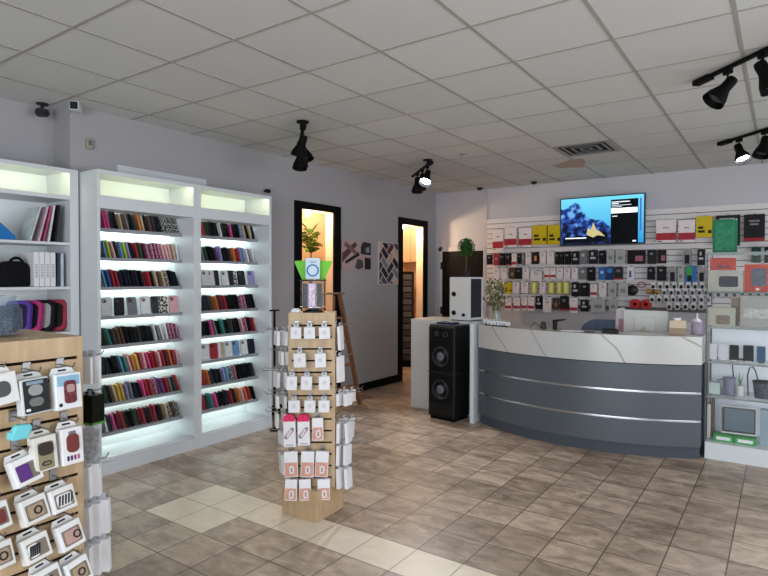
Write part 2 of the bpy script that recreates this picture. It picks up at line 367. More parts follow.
def case_mesh(c, kind):
    key = (c, kind)
    if key in CM: return CM[key]
    g = MB()
    if kind == 'side':   # wallet-type case on its edge: thickness along y, standing in z
        g.prism(rrect(.074, .150, .012, 3, 0, .075), -.007, .007, 'y')
        g.prism(rrect(.066, .142, .009, 3, 0, .075), .007, .0085, 'y', 1)
    else:                # facing the room: thickness along x
        g.prism(rrect(.080, .155, .012, 3, 0, .0775), -.006, .006, 'x')
        g.prism(rrect(.072, .147, .009, 3, 0, .0775), .006, .0075, 'x', 1)
        g.prism(rrect(.030, .034, .008, 3, -.016, .128), .0075, .010, 'x', 2)
        for dy, dz in ((-.023, .136), (-.009, .136), (-.023, .121)):
            g.M = T(.010, dy, dz) @ Ry(R(90)); g.lathe([(.0052, 0), (.0052, .0012)], 10, 1); g.M = Matrix.Identity(4)
    me = bpy.data.meshes.new('phone_case'); me.from_pydata(g.v, [], g.f)
    base = case_mat(c); rim = {'w': plastic_case('a8a8ac'), 'k': plastic_case('2a2a2e')}.get(c, base)
    lens = M_BLKPL if c != 'k' else plastic_case('4a4a50')
    if kind == 'front' and c in 'wq': me.materials.append(rim); me.materials.append(base)
    else: me.materials.append(base); me.materials.append(rim if kind == 'front' else base)
    me.materials.append(lens)
    me.polygons.foreach_set('material_index', g.m); me.update(); CM[key] = me; return me
ROWS1 = ['kppkkehgkdoekhdkkZZZZZ', 'kblqkblvkrGmPPPPqqqew', 'gbBrrnnnknkmrkeheZknk', '-w-k-g-w-dZ-q', 'kGtdhhkkkdkkkwgwwPPP',
         'knnkkbtqoyrqprrqrmorq', 'tGkeyyvgnkprrPuurgdr', 'kwnpmrkkGmrkmrkheZhZ']
ROWS2 = ['rGkkkwkkpkkbekek', 'gGkkuvkkhorbvwgw', '-wwk-wkZ-k-v', 'knhomrkkkPPkk', 'kkpgktkdkkqPkr', '-w-rwe-w-b-w-n', 'rodnkvbZPkkkkd', 'rGtpkknrkoqork']
cases_seen = 0
def shelf_row(rowstr, z, ya, yb, cab, k):
    front = '-' in rowstr; n = len(rowstr); cnt = {}; tot = {c: rowstr.count(c) for c in set(rowstr)}
    rr = random.Random(k*7+len(rowstr)+int(ya*100))
    for i, c in enumerate(rowstr):
        if c == '-': continue
        y = ya+(yb-ya)*(i+.5)/n
        o = bpy.data.objects.new('phone_case', case_mesh(c, 'front' if front else 'side')); COL.objects.link(o)
        if front: o.location = (-4.555+rr.uniform(-.012, .012), y, z+.004); o.rotation_euler = (0, R(-14+rr.uniform(-3, 3)), R(rr.uniform(-24, -8)))
        else: o.location = (-4.56+rr.uniform(-.008, .008), y+.02, z+.003); o.rotation_euler = (R(15+rr.uniform(-2.5, 2.5)), 0, R(rr.uniform(-8, 3))); s = 1+rr.uniform(-.07, .04); o.scale = (1, 1, s)
        cnt[c] = cnt.get(c, 0)+1
        nm = NAMES[c][0]
        where = '%s shelf down, %s lit cabinet' % (ORD[k], cab)
        lab = ('only %s phone case on %s' % (nm, where)) if tot[c] == 1 else ('%s %s phone case from the left, %s' % (ORD[cnt[c]-1], nm, where))
        tag(o, lab, 'phone case', 'phone cases on the %s shelf of the %s cabinet' % (ORD[k], cab))
for k in range(8):
    shelf_row(ROWS1[k], SHZ[k], 2.45, 3.20, 'nearer', k)
    shelf_row(ROWS2[k], SHZ[k], 3.445, 4.12, 'farther', k)

# ---------------------------------------------------------------- unlit bookcase in the recess
BX = -4.58
t = thing('bookcase', 'tall white bookcase in the wall recess at the left edge, holding magazines and bags', 'bookcase', (-4.78, 1.75, 0))
O = T(4.78, -1.75, 0)
def mb(): q = MB(); q.M = O; return q
mb().box(-4.975, BX, 2.262, 2.243+.085, 0, 2.40).build('side_panel', M_WHITE, t, bevel=.002)
mb().box(-4.975, BX, 1.10, 1.13, 0, 2.40).build('side_panel', M_WHITE, t)
mb().box(-4.975, -4.965, 1.13, 2.262, 0, 2.40).build('back_panel', M_BACKP, t)
mb().box(-4.975, BX, 1.13, 2.262, 2.385, 2.40).build('top_panel', M_WHITE, t)
mb().box(-4.965, BX, 1.13, 2.262, 2.16, 2.19).build('header_shelf', M_WHITE, t)
mb().box(BX-.016, BX, 1.13, 2.262, 2.37, 2.386).build('header_lip', M_WHITE, t)
mb().box(BX-.028, BX-.018, 1.15, 2.24, 2.378, 2.384).build('header_led_strip', M_LEDH, t)
for z in (1.826, 1.482, 1.13, .78, .43): mb().box(-4.965, BX-.006, 1.13, 2.262, z-.02, z).build('shelf', M_WHITE, t)
mb().box(-4.965, BX-.02, 1.13, 2.262, 0, .1).build('base', M_WHITE, t)
def mag(y, z, wdt, h, th, col, lean, label, x=-4.72, yaw=0):
    g = MB().box(-wdt/2, wdt/2, -th/2, th/2, 0, h); g.box(-wdt/2+.002, wdt/2-.004, -th/2+.0015, th/2-.0015, h, h+.001, 1)
    o = g.build('magazine', [mat('cover_'+col, col, .35, var=.15, vscale=14), M_PAPER], loc=(x, y, z+.002), rot=(R(-lean), 0, R(yaw)))
    return tag(o, label, 'magazine')
S1 = 1.826
mag(1.99, S1, .20, .27, .010, 'b9c2c0', 16, 'pale grey-green magazine leaning on the top shelf of the white bookcase')
mag(2.05, S1, .20, .275, .012, 'c2a5b0', 14, 'pale pink magazine leaning on the top shelf of the white bookcase')
mag(2.085, S1, .20, .28, .012, 'a64a6c', 12, 'magenta magazine leaning on the top shelf of the white bookcase')
mag(2.12, S1, .20, .285, .014, 'c9c9cc', 9, 'white magazine between the magenta and black ones on the bookcase')
mag(2.17, S1, .20, .29, .016, '17171a', 6, 'black magazine standing rightmost on the top shelf of the white bookcase')
# blue wedge-shaped holder
o = MB().prism([(-.12, 0), (.09, 0), (.085, .03), (-.03, .14), (-.12, .16)], -.07, .07, 'x').build('folder_stand', mat('blue_plastic', '1e6cae', .4), loc=(-4.68, 1.80, S1+.002), bevel=.006)
tag(o, 'blue plastic wedge-shaped stand on the top shelf of the bookcase', 'stand')
S2 = 1.482
mag(1.69, S2, .2, .26, .02, '8f3a5c', -16, 'dark pink book leaning left of the black bag')
mag(1.73, S2, .2, .24, .018, '3c3346', -18, 'dark purple book leaning left of the black bag')
for i, (y, h) in enumerate([(2.03, .262), (2.07, .262), (2.11, .262), (2.15, .262)]):
    g = MB().box(-.1, .1, -.018, .018, 0, h); q = MB()
    for kk in range(9): q.box(.1, .101, -.010, .010, .07+kk*.012, .074+kk*.012)
    o = g.build('book', M_PAPER, loc=(-4.72, y, S2+.002), bevel=.0015)
    q.build('spine_print', mat('grey_ink', '6a6a72', .6), o)
    tag(o, '%s white book from the left in the row of four on the bookcase' % ORD[i], 'book', 'white books beside the black bag')
mag(2.187, S2, .2, .262, .016, '34455f', 2, 'dark blue book right of the four white books')
mag(2.218, S2, .2, .255, .02, 'b9bcc4', 0, 'pale grey book at the right end of the middle bookcase shelf')
# black handbag
def handbag(label, loc):
    t = thing('handbag', label, 'handbag', loc, R(8))
    prof = [(-.105, 0), (.105, 0), (.118, .05), (.11, .13), (.085, .175), (.04, .19), (-.04, .188), (-.09, .17), (-.112, .12), (-.116, .05)]
    MB().prism([(a, z) for a, z in prof], -.06, .06, 'x').build('bag_body', mat('black_nylon', '101013', .7, var=.3, vscale=25), t, bevel=.018, smooth=True, seg=3)
    MB().tube([(.02, .05*math.cos(R(a))+.02, .165+.05*math.sin(R(a))) for a in range(0, 181, 20)], .011).build('handle', mat('black_strap', '161619', .6), t, smooth=True)
handbag('black soft handbag slumped beside the white books', (-4.72, 1.905, S2+.003))
S3 = 1.13
def pouch(y, c1, c2, label, lean=8):
    t = thing('padded_pouch', label, 'pouch', (-4.71, y, S3+.004), rot=(R(-lean), 0, R(38)))
    MB().prism(rrect(.19, .245, .05, 5, 0, .1225), -.022, .022, 'y').build('shell', mat('pouch_'+c1, c1, .7, var=.1), t, bevel=.006)
    MB().prism(rrect(.15, .19, .04, 5, 0, .1225), -.028, -.022, 'y').build('front_panel', mat('pouch_'+c2, c2, .7, var=.1), t, bevel=.002)
pouch(1.93, '5a4296', '2a2142', 'purple padded pouch on the lowest visible shelf of the bookcase')
pouch(2.005, 'b33a76', '151417', 'black pouch edged in pink, tucked next to the purple pouch', 10)
pouch(2.10, '1a191c', '9b9a9c', 'black pouch with a grey front panel on the bookcase shelf', 8)
pouch(2.195, '9c3548', '201d20', 'dark red pouch at the right end of the bookcase shelf', 5)

# ---------------------------------------------------------------- slatted merchandiser posts
SLP = .0762
def slat_post(name, label, cat, loc, rz, wx, wy, z0, ztop, base=None):
    """faces: +x, -x, +y, -y of slatwall; local origin at the floor in the centre"""
    t = thing(name, label, cat, loc, rz)
    bx, by = wx/2, wy/2; c = MB()
    c.box(-bx+.009, bx-.009, -by+.009, by-.009, z0, ztop-.004)
    c.build('core', M_GROOVE, t)
    g = MB(); ztb = ztop-.076
    z = ztb-.0115
    g.box(-bx, bx, -by, by, ztb, ztop)
    slats = []
    while z-.0645 > z0-.03:
        slats.append(z+.005); zz = max(z-.0647, z0)
        g.box(-bx+.02, bx-.02, -by, by, zz, z); g.box(-bx, bx, -by+.02, by-.02, zz, z)
        z -= SLP
    for sx in (-1, 1):
        for sy in (-1, 1): g.box(min(sx*bx, sx*(bx-.02)), max(sx*bx, sx*(bx-.02)), min(sy*by, sy*(by-.02)), max(sy*by, sy*(by-.02)), z0, ztb)
    g.build('slatted_panel', M_MAPLE, t)
    if base: g = MB().box(-base[0]/2, base[0]/2, -base[1]/2, base[1]/2, 0, base[2]); b = g.build('base', M_MAPLE, t, bevel=.003); b.rotation_euler = (0, 0, base[3])
    return t
def hook(parent, M, L=.12, tip=True):
    """bracket plate with a prong; local +y of M points away from the panel"""
    g = MB(); g.M = M
    g.box(-.013, .013, 0, .005, -.030, .012); g.box(-.013, .013, -.004, .010, .006, .012)
    g.tube([(0, .002, -.012), (0, L-.01, -.012), (0, L, .004)], .0028, 6)
    return g.build('hook', M_STEEL, parent)
# --- the spinning post in the middle of the floor
SC = (-2.56, 2.84)
ang = math.atan2(-SC[1], -SC[0])-R(5)        # outward direction of the face turned to the front
spin = slat_post('rotating_display_stand', 'square maple slatted stand hung with small white packs, in the middle of the floor', 'display stand',
                 (SC[0], SC[1], 0), ang+R(90), .30, .20, .19, 1.33, (.292, .292, .20, -(ang+R(90))+R(4)))
# local: -y is the front face (towards the shop entrance)
SW = .10
def face_M(face, u, z):   # matrix whose +y points out of the face
    if face == 'front': return T(u, -SW, z) @ Rz(R(180))
    if face == 'right': return T(.15, u, z) @ Rz(R(-90))
    if face == 'left': return T(-.15, u, z) @ Rz(R(90))
def local_to_world(M):
    return Matrix.Translation((SC[0], SC[1], 0)) @ Rz(ang+R(90)) @ M
def pack(name, cat, label, Mw, w_, h_, d_, kind, group):
    """hanging pack: origin at the hang hole, +y away from the panel, body below"""
    t = thing(name, label, cat, Mw.to_translation(), group=group); t.rotation_euler = Mw.to_euler()
    body = MB()
    if kind == 'plain':
        body.box(-w_/2, w_/2, -d_/2, d_/2, -h_, -.012); body.build('carton', M_PAPER, t, bevel=.003)
        MB().prism(rrect(.034, .03, .006, 2, 0, -.002), -.001, .001).build('hang_tab', mat('clear_tab', 'b9bcc2', .2), t)
        MB().prism(rrect(.02, .026, .005, 3, 0, -h_*.52), -d_/2-.0012, -d_/2).build('printed_mark', mat('faint_print', 'c3c4ca', .5), t)
    elif kind == 'flat':
        body.box(-w_/2, w_/2, -d_/2, d_/2, -h_, -.01); body.build('carton', M_PAPER, t, bevel=.002)
        MB().box(-.016, .016, -.001, .001, -.012, .014).build('hang_tab', mat('clear_tab', 'b9bcc2', .2), t)
    elif kind == 'cable':
        body.box(-w_/2, w_/2, -d_/2, d_/2, -h_, -.0); body.build('carton', M_PAPER, t, bevel=.002)
        MB().box(-w_/2+.004, w_/2-.004, -d_/2-.0012, -d_/2, -h_+.006, -h_*.42).build('printed_panel', mat('peach_print', 'c99583', .5, var=.2, vscale=60), t)
        MB().prism(rrect(.030, .052, .015, 5, .004, -h_*.7), -d_/2-.004, -d_/2-.0012).build('coiled_cable', mat('pale_cable', 'd8d4d8', .4), t)
        MB().prism(rrect(.012, .032, .006, 4, .004, -h_*.7), -d_/2-.0055, -d_/2-.004).build('cable_centre', mat('brown_shadow_print', 'a88a80', .6), t)
    elif kind == 'pink':
        body.box(-w_/2, w_/2, -d_/2, d_/2, -h_, -.0); body.build('carton', M_PAPER, t, bevel=.002)
        MB().prism([(-w_/2, -.012), (w_/2, -.012), (w_/2-.005, .02), (w_/2-.022, .032), (-w_/2+.022, .032), (-w_/2+.005, .02)], -d_/2-.0015, d_/2+.001).build('pink_header', mat('hot_pink_card', 'd2305e', .4), t)
        p = rrect(.024, .085, .010, 4); a = R(-38)
        p = [(x*math.cos(a)-z*math.sin(a), x*math.sin(a)+z*math.cos(a)-h_*.5) for x, z in p]
        MB().prism(p, -d_/2-.005, -d_/2).build('rounded_case_print', mat('mauve_grey_print', '8e7f86', .5), t)
        p = [(x*.6, (z+h_*.5)*.72-h_*.5) for x, z in p]
        MB().prism(p, -d_/2-.006, -d_/2-.005).build('print_centre', mat('pale_pink_print', 'd8c5ca', .5), t)
        MB().box(-w_/2+.012, w_/2-.012, -d_/2-.001, -d_/2, -h_+.008, -h_+.016).build('print_line', mat('pale_grey_print', 'a6a8b2'), t)
    return t
PX = 3.66/570.93
def fu(px): return (px-311.5)*PX
def fz(py): return 1.33-(py-312.5)*PX
FR = [[('plain', a, b, 325, 338.5) for a, b in ((291.5, 302), (304.5, 315.5), (319, 330))], [('plain', a, b, 351, 367) for a, b in ((294, 306), (315, 326))],
      [('plain', a, b, 374, 389.5) for a, b in ((287.5, 298), (302, 313), (319, 330))], [('plain', a, b, 398, 412) for a, b in ((289, 300.5), (305, 316), (319, 330))],
      [('pink', 284, 296, 419, 446), ('pink', 298, 310, 419, 445), ('cable', 312.5, 323.5, 417.5, 440)],
      [('cable', a, b, 451, 477) for a, b in ((284.5, 298), (302, 315), (316.5, 329.5))], [('cable', a, b, 479, 500) for a, b in ((286, 298), (299.5, 311), (318, 330.5))]]
KW = {'plain': ('charger_pack', 'small white square charger pack', 'charger pack'), 'pink': ('accessory_pack', 'white pack with a hot pink header', 'accessory pack'), 'cable': ('cable_pack', 'white pack with a peach cable window', 'cable pack')}
POS = {1: ['only'], 2: ['left', 'right'], 3: ['left', 'middle', 'right']}
for r, row in enumerate(FR):
    kinds = [x[0] for x in row]
    for i, (kd, a, b, y0, y1) in enumerate(row):
        z = fz(y0)+.004; u = (fu(a)+fu(b))/2
        hook(spin, face_M('front', u, z+.012), .07)
        Mw = local_to_world(T(u, -SW-.05, z) @ Rx(R(random.uniform(-3, 3))) @ Rz(R(random.uniform(-6, 6))) @ Ry(R(random.uniform(-3, 3))))
        same = [x for x in range(len(row)) if kinds[x] == kd]
        nm, desc, cat = KW[kd]
        lab = '%s, %s in %s row on floor stand front' % (desc, POS[len(same)][same.index(i)], ORD[r])
        pack(nm, cat, lab, Mw, fu(b)-fu(a), (y1-y0)*PX, .028, kd, 'packs on the front of the floor stand')
for face, rows in (('left', [(330, 3, 16), (351, 2, 15), (372, 4, 17), (396, 3, 14), (414, 3, 16), (433, 2, 15), (456, 2, 22)]), ('right', [(325, 1, 26), (356, 1, 28), (394, 4, 14), (424, 4, 22), (447, 3, 22), (471, 3, 22)])):
    sg = -1 if face == 'left' else 1
    for r, (py, n, hpx) in enumerate(rows):
        z = fz(py); depth = .055+.024*n
        for uu in ((-.045,) if n < 3 else (-.055, .05)):
            hook(spin, face_M(face, uu, z+.012), depth+.03)
        for i in range(n):
            out = .15+.03+.026*i; uu = -.045 if n < 3 else (-.055 if i % 2 == 0 else .05)
            Mw = local_to_world(T(sg*out, uu, z) @ Rz(R(90*sg-24*sg+random.uniform(-9, 9))) @ Rx(R(random.uniform(-4, 4))))
            order = 'only' if n == 1 else ORD[i]+' from the post'
            pack('flat_pack', 'flat pack', 'flat white pack, %s, %s row down, %s side of floor stand' % (order, ORD[r], face), Mw, .075, hpx*PX, .02, 'flat', 'packs on the %s of the floor stand' % face)
# things on top of the stand
def up(u, v, z=1.33): return local_to_world(T(u, v, z)).to_translation()
p = up(.0, .0, 1.331)
t = thing('countertop_rack', 'clear round carousel of small packs standing on the maple floor stand', 'display rack', p, ang+R(90))
MB().lathe([(.07, 0), (.07, .008), (.03, .014), (.03, .03)], 28).build('turntable', M_BLKPL, t, smooth=True)
MB().lathe([(.083, .03), (.085, .032), (.085, .21), (.083, .21)], 32).build('acrylic_cylinder', glass('clear_acrylic', 'c5cdd2', .10), t, smooth=True)
MB().lathe([(.0, .03), (.088, .03), (.088, .036), (.0, .036)][1:3], 28).build('lower_ring', M_STEEL, t)
MB().lathe([(.086, .206), (.088, .206), (.088, .213), (.086, .213)], 28).build('upper_ring', M_BLKPL, t)
mb_ = [('a', -.05, '3c3d44'), ('b', -.018, 'a5728e'), ('c', .012, 'b7b2b8'), ('d', .045, '23232a')]
for nm, u, c in mb_:
    MB().box(u-.014, u+.014, -.055, -.045, .036, .19).build('inner_pack', mat('pack_'+c, c, .35, var=.45, vscale=70), t)
for nm, u, c in (('e', -.04, '5a5f66'), ('f', .0, '2a2a30'), ('g', .04, '8d8f96')):
    MB().box(u-.016, u+.016, .04, .05, .036, .18).build('inner_pack', mat('pack_'+c, c, .35, var=.45, vscale=70), t)
MB().box(-.001-.02, .02, -.0875, -.086, .04, .19).build('front_card', mat('lilac_card', 'c9bcd0', .4, var=.35, vscale=55), t)
p = up(0, -.03, 1.548)
t = thing('watch_strap_card', 'white hanging card with a blue ring printed on it, above the clear carousel', 'card pack', p, ang+R(90))
MB().prism(rrect(.094, .14, .01, 3, 0, .07), -.003, .003).build('card', mat('pale_blue_card', 'c4d3df', .4), t)
ring = MB()
for k in range(32):
    a0, a1 = R(k*11.25), R((k+1)*11.25)
    ring.prism([(r*math.cos(a), .058+r*math.sin(a)) for r, a in ((.041, a0), (.041, a1), (.031, a1), (.031, a0))], -.007, -.003)
ring.build('blue_ring', mat('blue_ring', '3f7cae', .35), t)
MB().box(-.018, .018, -.0035, -.003, .108, .113).box(-.028, .028, -.0035, -.003, .118, .121).build('printed_line', mat('grey_blue_print', '6d8496'), t)
for sx, w_ in ((-1, 'left'), (1, 'right')):
    p = up(0, .012, 1.545)
    g = MB().prism([(sx*.018, 0), (sx*.075, 0), (sx*.125, .115), (sx*.12, .125), (sx*.045, .128), (sx*.02, .115)][::sx], -.003, .003)
    o = g.build('green_display_flap', mat('lime_plastic', '6fbf3c', .4), loc=p, rot=(0, 0, ang+R(90)), bevel=.002)
    q = MB().box(-.002, .002, -.006, -.003, .005, .1, M=T(sx*.058, 0, 0) @ Ry(R(sx*20))); q.build('rib', mat('lime_plastic', '6fbf3c', .4), o)
    tag(o, 'bright lime green plastic flap %s of the blue ring card' % w_, 'display flap')
p = up(-.105, -.06, 1.331)
o = MB().box(-.028, .028, -.02, .02, 0, .02).box(-.02, .02, -.014, .014, .02, .026).build('small_box', M_PAPER, loc=p, rot=(0, 0, ang+R(80)), bevel=.004)
tag(o, 'little white box lying on top of the floor stand beside the carousel', 'box')

# ---------------------------------------------------------------- near kiosk with case boxes
KX0, KX1, KY0, KY1 = -2.75, -2.25, .50, 1.155
kio = slat_post('slatwall_kiosk', 'maple slatted kiosk hung with boxed earbud cases, cut by the left edge', 'display kiosk', ((KX0+KX1)/2, (KY0+KY1)/2, 0), 0, KX1-KX0, KY1-KY0, .1, 1.33, (.52, .675, .1, 0))
KC = ((KX0+KX1)/2, (KY0+KY1)/2)
def khook_front(y, z, L=.11): hook(kio, T(KX1-KC[0], y-KC[1], z) @ Rz(R(-90)), L)
def khook_side(x, z, L=.2): hook(kio, T(x-KC[0], KY1-KC[1], z), L)
def earbox(label, y, z0, z1, w_, style, roll=0, yaw=0, pitch=8, body='d8d6d4', x=KX1+.050, d=.040, shift=0):
    """box hung on a kiosk hook; local frame: x = along the wall, -y faces the shop"""
    z1 = z1-(.014 if pitch > 8 else .006); h_ = (z1-z0)*.94; w_ = w_*.91
    t = thing('earbud_case_box', label, 'boxed case', (x, y, z1), rot=None, group='boxes on the front of the kiosk')
    t.rotation_euler = (Rz(R(90+yaw)) @ Ry(R(-roll)) @ Rx(R(-pitch))).to_euler()
    mb_ = mat('box_'+body, body, .5, var=.03)
    MB().box(-w_/2, w_/2, -d/2, d/2, -h_, 0).build('carton', mb_, t, bevel=.003)
    tb = MB().prism([(-w_/2, -.003), (w_/2, -.003), (w_/2-.012, .022), (-w_/2+.012, .022)], d/2-.002, d/2)
    tb.build('hang_tab', mb_, t)
    MB().prism(rrect(.032, .007, .003, 2, 0, .012), d/2-.0025, d/2+.0005).build('hang_slot', M_DKGREY, t)
    F = -d/2
    def P(name, poly, m, t0=.001, off=0, par=t): return MB().prism(poly, F-off-t0, F-off).build(name, m, par)
    if style == 'oval':
        P('window', rrect(w_*.55, h_*.5, .022, 5, 0, -h_*.5), mat('dark_grey_window', '4a4a4e', .3))
    elif style == 'blackcase':
        P('black_face', rrect(w_*.9, h_*.92, .004, 2, .003, -h_*.5), mat('glossy_black_card', '14171a', .25))
        P('silver_case', rrect(w_*.5, h_*.30, .018, 5, 0, -h_*.33), mat('silver_print', '8e918c', .3), .004, .001)
        P('silver_case', rrect(w_*.5, h_*.24, .016, 5, 0, -h_*.66), mat('silver_print_dark', '6e716c', .3), .004, .001)
        P('white_mark', rrect(.016, .010, .005, 4, -w_*.3, -h_*.86), M_PAPER, .001, .001)
        P('top_print', rrect(w_*.6, .012, .002, 2, 0, -h_*.12), mat('blue_grey_print', '7f919e', .4), .001, .001)
    elif style == 'watch':
        P('sky_print', rrect(w_*.86, h_*.28, .003, 2, 0, -h_*.2), mat('sky_blue_print', '86aec6', .4))
        P('watch_case', rrect(w_*.46, h_*.64, .012, 4, .004, -h_*.52), mat('dark_red_case', '6e3038', .35, var=.5, vscale=60), .004, .001)
        P('watch_face', rrect(w_*.3, h_*.22, .008, 4, .004, -h_*.42), mat('rose_face', 'a98a86', .3), .002, .005)
        P('round_mark', rrect(.014, .014, .007, 4, -w_*.34, -h_*.86), M_DKGREY)
    elif style == 'kraft':
        P('kraft_face', rrect(w_*.66, h_*.78, .005, 2, 0, -h_*.56), mat('kraft_print', '8d8165', .5))
        P('brown_case', rrect(w_*.62, h_*.36, .015, 4, 0, -h_*.36), mat('dark_brown_case', '352c2b', .35), .006, .001)
        P('link_symbol', rrect(w_*.42, h_*.13, .009, 4, 0, -h_*.78), M_DKGREY, .002, .001)
        P('link_symbol_centre', rrect(w_*.3, h_*.06, .005, 4, 0, -h_*.78), mat('kraft_print', '8d8165'), .001, .003)
    elif style == 'redcase':
        P('red_case', rrect(w_*.56, h_*.5, .018, 5, 0, -h_*.42), mat('brick_red_case', '6f3431', .4), .006)
        P('case_label', rrect(w_*.34, h_*.1, .003, 2, 0, -h_*.14), mat('grey_print', '77757a'), .0015)
        for q in range(4): P('small_print', rrect(w_*.11, h_*.14, .004, 3, (q-1.5)*w_*.16, -h_*.82), mat('sw_'+'%d' % q, ['3b3040', '5c2f62', '7c3f70', 'a4607e'][q], .4))
    elif style in ('purple', 'stripe', 'ring', 'zebra', 'redwin', 'rose'):
        P('window', rrect(w_*.78, h_*.62, .004, 2, 0, -h_*.54), mat('window_film_brown', '7a6f62', .2))
        if style == 'purple': P('purple_case', rrect(w_*.48, h_*.58, .006, 3, -w_*.14, -h_*.54), mat('purple_case', '5a3478', .4), .002, .001)
        if style == 'redwin': P('red_case', rrect(w_*.4, h_*.5, .008, 3, w_*.1, -h_*.54), mat('brick_red_case', '6f3431'), .002, .001)
        if style in ('stripe', 'zebra'):
            g = MB(); wd = w_*(.42 if style == 'stripe' else .66); cx = -w_*.17 if style == 'stripe' else 0
            g.prism(rrect(wd, h_*.52, .012, 4, cx, -h_*.54), F-.003, F-.001)
            c_ = g.build('pale_case', M_PAPER, t)
            g = MB()
            for q in range(5):
                xx = cx-wd*.42+wd*.2*q; g.prism([(xx-.003, -h_*.74), (xx+.003, -h_*.74), (xx+.013, -h_*.34), (xx+.006, -h_*.34)], F-.0042, F-.003)
            g.build('black_stripes', M_BLKPL, c_)
        if style in ('ring', 'rose'):
            g = MB(); cx = w_*.05 if style == 'ring' else w_*.2
            P('pale_case', rrect(w_*.6, h_*.5, .008, 3, 0, -h_*.54), mat('sand_case' if style == 'ring' else 'rose_case', 'a58f78' if style == 'ring' else 'b28f86', .4), .002, .001)
            for k in range(16):
                a0, a1 = R(k*22.5), R((k+1)*22.5)
                g.prism([(cx+r*math.cos(a), -h_*.54+r*math.sin(a)) for r, a in ((.015, a0), (.015, a1), (.010, a1), (.010, a0))], F-.006, F-.003)
            g.build('black_ring', M_BLKPL, t)
    return t
KB = [('white box with a dark oval window at the left edge, top row of the kiosk', .835, 1.115, 1.235, .115, 'oval', 6, 3, 'd8d6d4'),
      ('black boxed earbud case in the top row of the kiosk', .945, 1.064, 1.204, .106, 'blackcase', 2, 4, 'c9cbca'),
      ('white box printed with a dark red case and sky blue patch on the kiosk', 1.062, 1.06, 1.206, .106, 'watch', 0, 4, 'dde0e2'),
      ('white and kraft box with a dark brown case and link symbol on the kiosk', .978, .851, .990, .09, 'kraft', 2, 3, 'd2cfc6'),
      ('white box with a brick red case and four small purple prints on the kiosk', 1.075, .850, 1.000, .088, 'redcase', 0, 3, 'dddadb'),
      ('white window box showing a purple case on the kiosk', .905, .82, .935, .102, 'purple', 9, 10, 'dedddd'),
      ('white window box with a black ring on a sand case on the kiosk', .935, .675, .785, .100, 'ring', 5, 10, 'd6d4d0'),
      ('white window box with a zebra-striped oval case on the kiosk', 1.035, .685, .79, .098, 'zebra', 3, 8, 'dad8d6'),
      ('white window box showing a red case at the left edge of the kiosk', .815, .69, .80, .09, 'redwin', 4, 10, 'd9d7d6'),
      ('white window box with a half-width striped case, low on the kiosk', .94, .537, .645, .100, 'stripe', 6, 8, 'd8d6d2'),
      ('white window box with a rose case and black ring, low on the kiosk', 1.058, .535, .65, .098, 'rose', 7, 8, 'dbd9d8'),
      ('pale window box with a black ring at the left edge, low on the kiosk', .828, .555, .662, .09, 'ring', 2, 8, 'd2d1cc'),
      ('striped case box in the bottom row of the kiosk, left of the ring box', .98, .40, .512, .1, 'stripe', 6, 8, 'dad9d7'),
      ('window box with black ring, bottom row at the right corner of the kiosk', 1.085, .385, .50, .098, 'ring', 8, 10, 'dedddc'),
      ('pale window box showing a purple case at the left edge, middle of the kiosk', .775, .82, .93, .09, 'purple', 5, 8, 'd9d8d8')]
for (lab, y, z0, z1, w_, st, roll, yaw, bd) in KB:
    zz = z1+.013; k = round((1.2565-zz)/SLP); zh = zz
    khook_front(y+.004, zh+.022, .115)
    earbox(lab, y, z0, z1, w_, st, roll, yaw, 6 if st in ('oval', 'blackcase', 'watch', 'kraft', 'redcase') else 18, bd)
# teal silicone pouch
t = thing('silicone_case', 'light teal soft case hanging by a loop from a kiosk hook', 'earbud case', (KX1+.07, .905, 1.045), rot=(0, R(8), R(90)), group=None)
khook_front(.905, 1.075, .11)
g = MB().prism([(-.03, -.056), (.022, -.05), (.034, -.01), (.024, .002), (-.022, -.002), (-.036, -.04)], -.014, .014); g.build('case_shell', mat('teal_silicone', '6fc3cb', .5), t, bevel=.006, seg=3, smooth=True)
MB().tube([(.0, 0, 0), (-.004, 0, .018), (.004, 0, .028), (.01, 0, .012), (.006, 0, 0)], .002, 6).build('loop', mat('pale_loop', 'a6a39c', .5), t)
MB().prism(rrect(.012, .025, .004, 3, -.033, -.038), -.012, .012).build('case_lid', mat('teal_silicone', '6fc3cb'), t, bevel=.003)
# packs on the far end of the kiosk, seen edge-on
def endpack(label, x, y, z0, z1, th=.020, w_=.075, m=None, tiltx=0, yaw=0):
    t = thing('flat_pack', label, 'flat pack', (x, y, z1), rot=(R(tiltx), 0, R(yaw)), group='packs on the far end of the kiosk')
    MB().box(-w_/2, w_/2, -th/2, th/2, -(z1-z0), 0).build('carton', m or M_PAPER, t, bevel=.002)
    MB().prism(rrect(.036, .03, .006, 3, 0, .01), -.0012, .0012).build('hang_tab', mat('clear_tab', 'b9bcc2'), t)
for z, x in ((1.24, -2.33), (1.09, -2.34), (.80, -2.335), (.635, -2.335), (.47, -2.335)): khook_side(x, z+.012, .13 if z > .9 else .15)
for i, y in enumerate((1.20, 1.235)): endpack('thin white pack, %s from the panel on the top hook at the kiosk end' % ORD[i], -2.33, y, 1.125, 1.235, .014, yaw=25)
t = thing('black_gadget_box', 'black box with green edge hanging at the end of the kiosk', 'box', (-2.36, 1.24, 1.075), rot=(0, 0, R(12)))
MB().box(-.05, .05, -.03, .03, -.115, 0).build('carton', mat('black_box_print', '12160f', .3, var=.4, vscale=30), t, bevel=.002)
MB().box(-.051, .051, -.031, .031, -.122, -.113).build('green_edge', mat('green_print', '4f8a3a', .4), t)
MB().tube([(-.02, 0, 0), (-.008, 0, .016), (.012, 0, .016), (.022, 0, 0)], .005, 6).build('cable_loop', M_BLKPL, t, smooth=True)
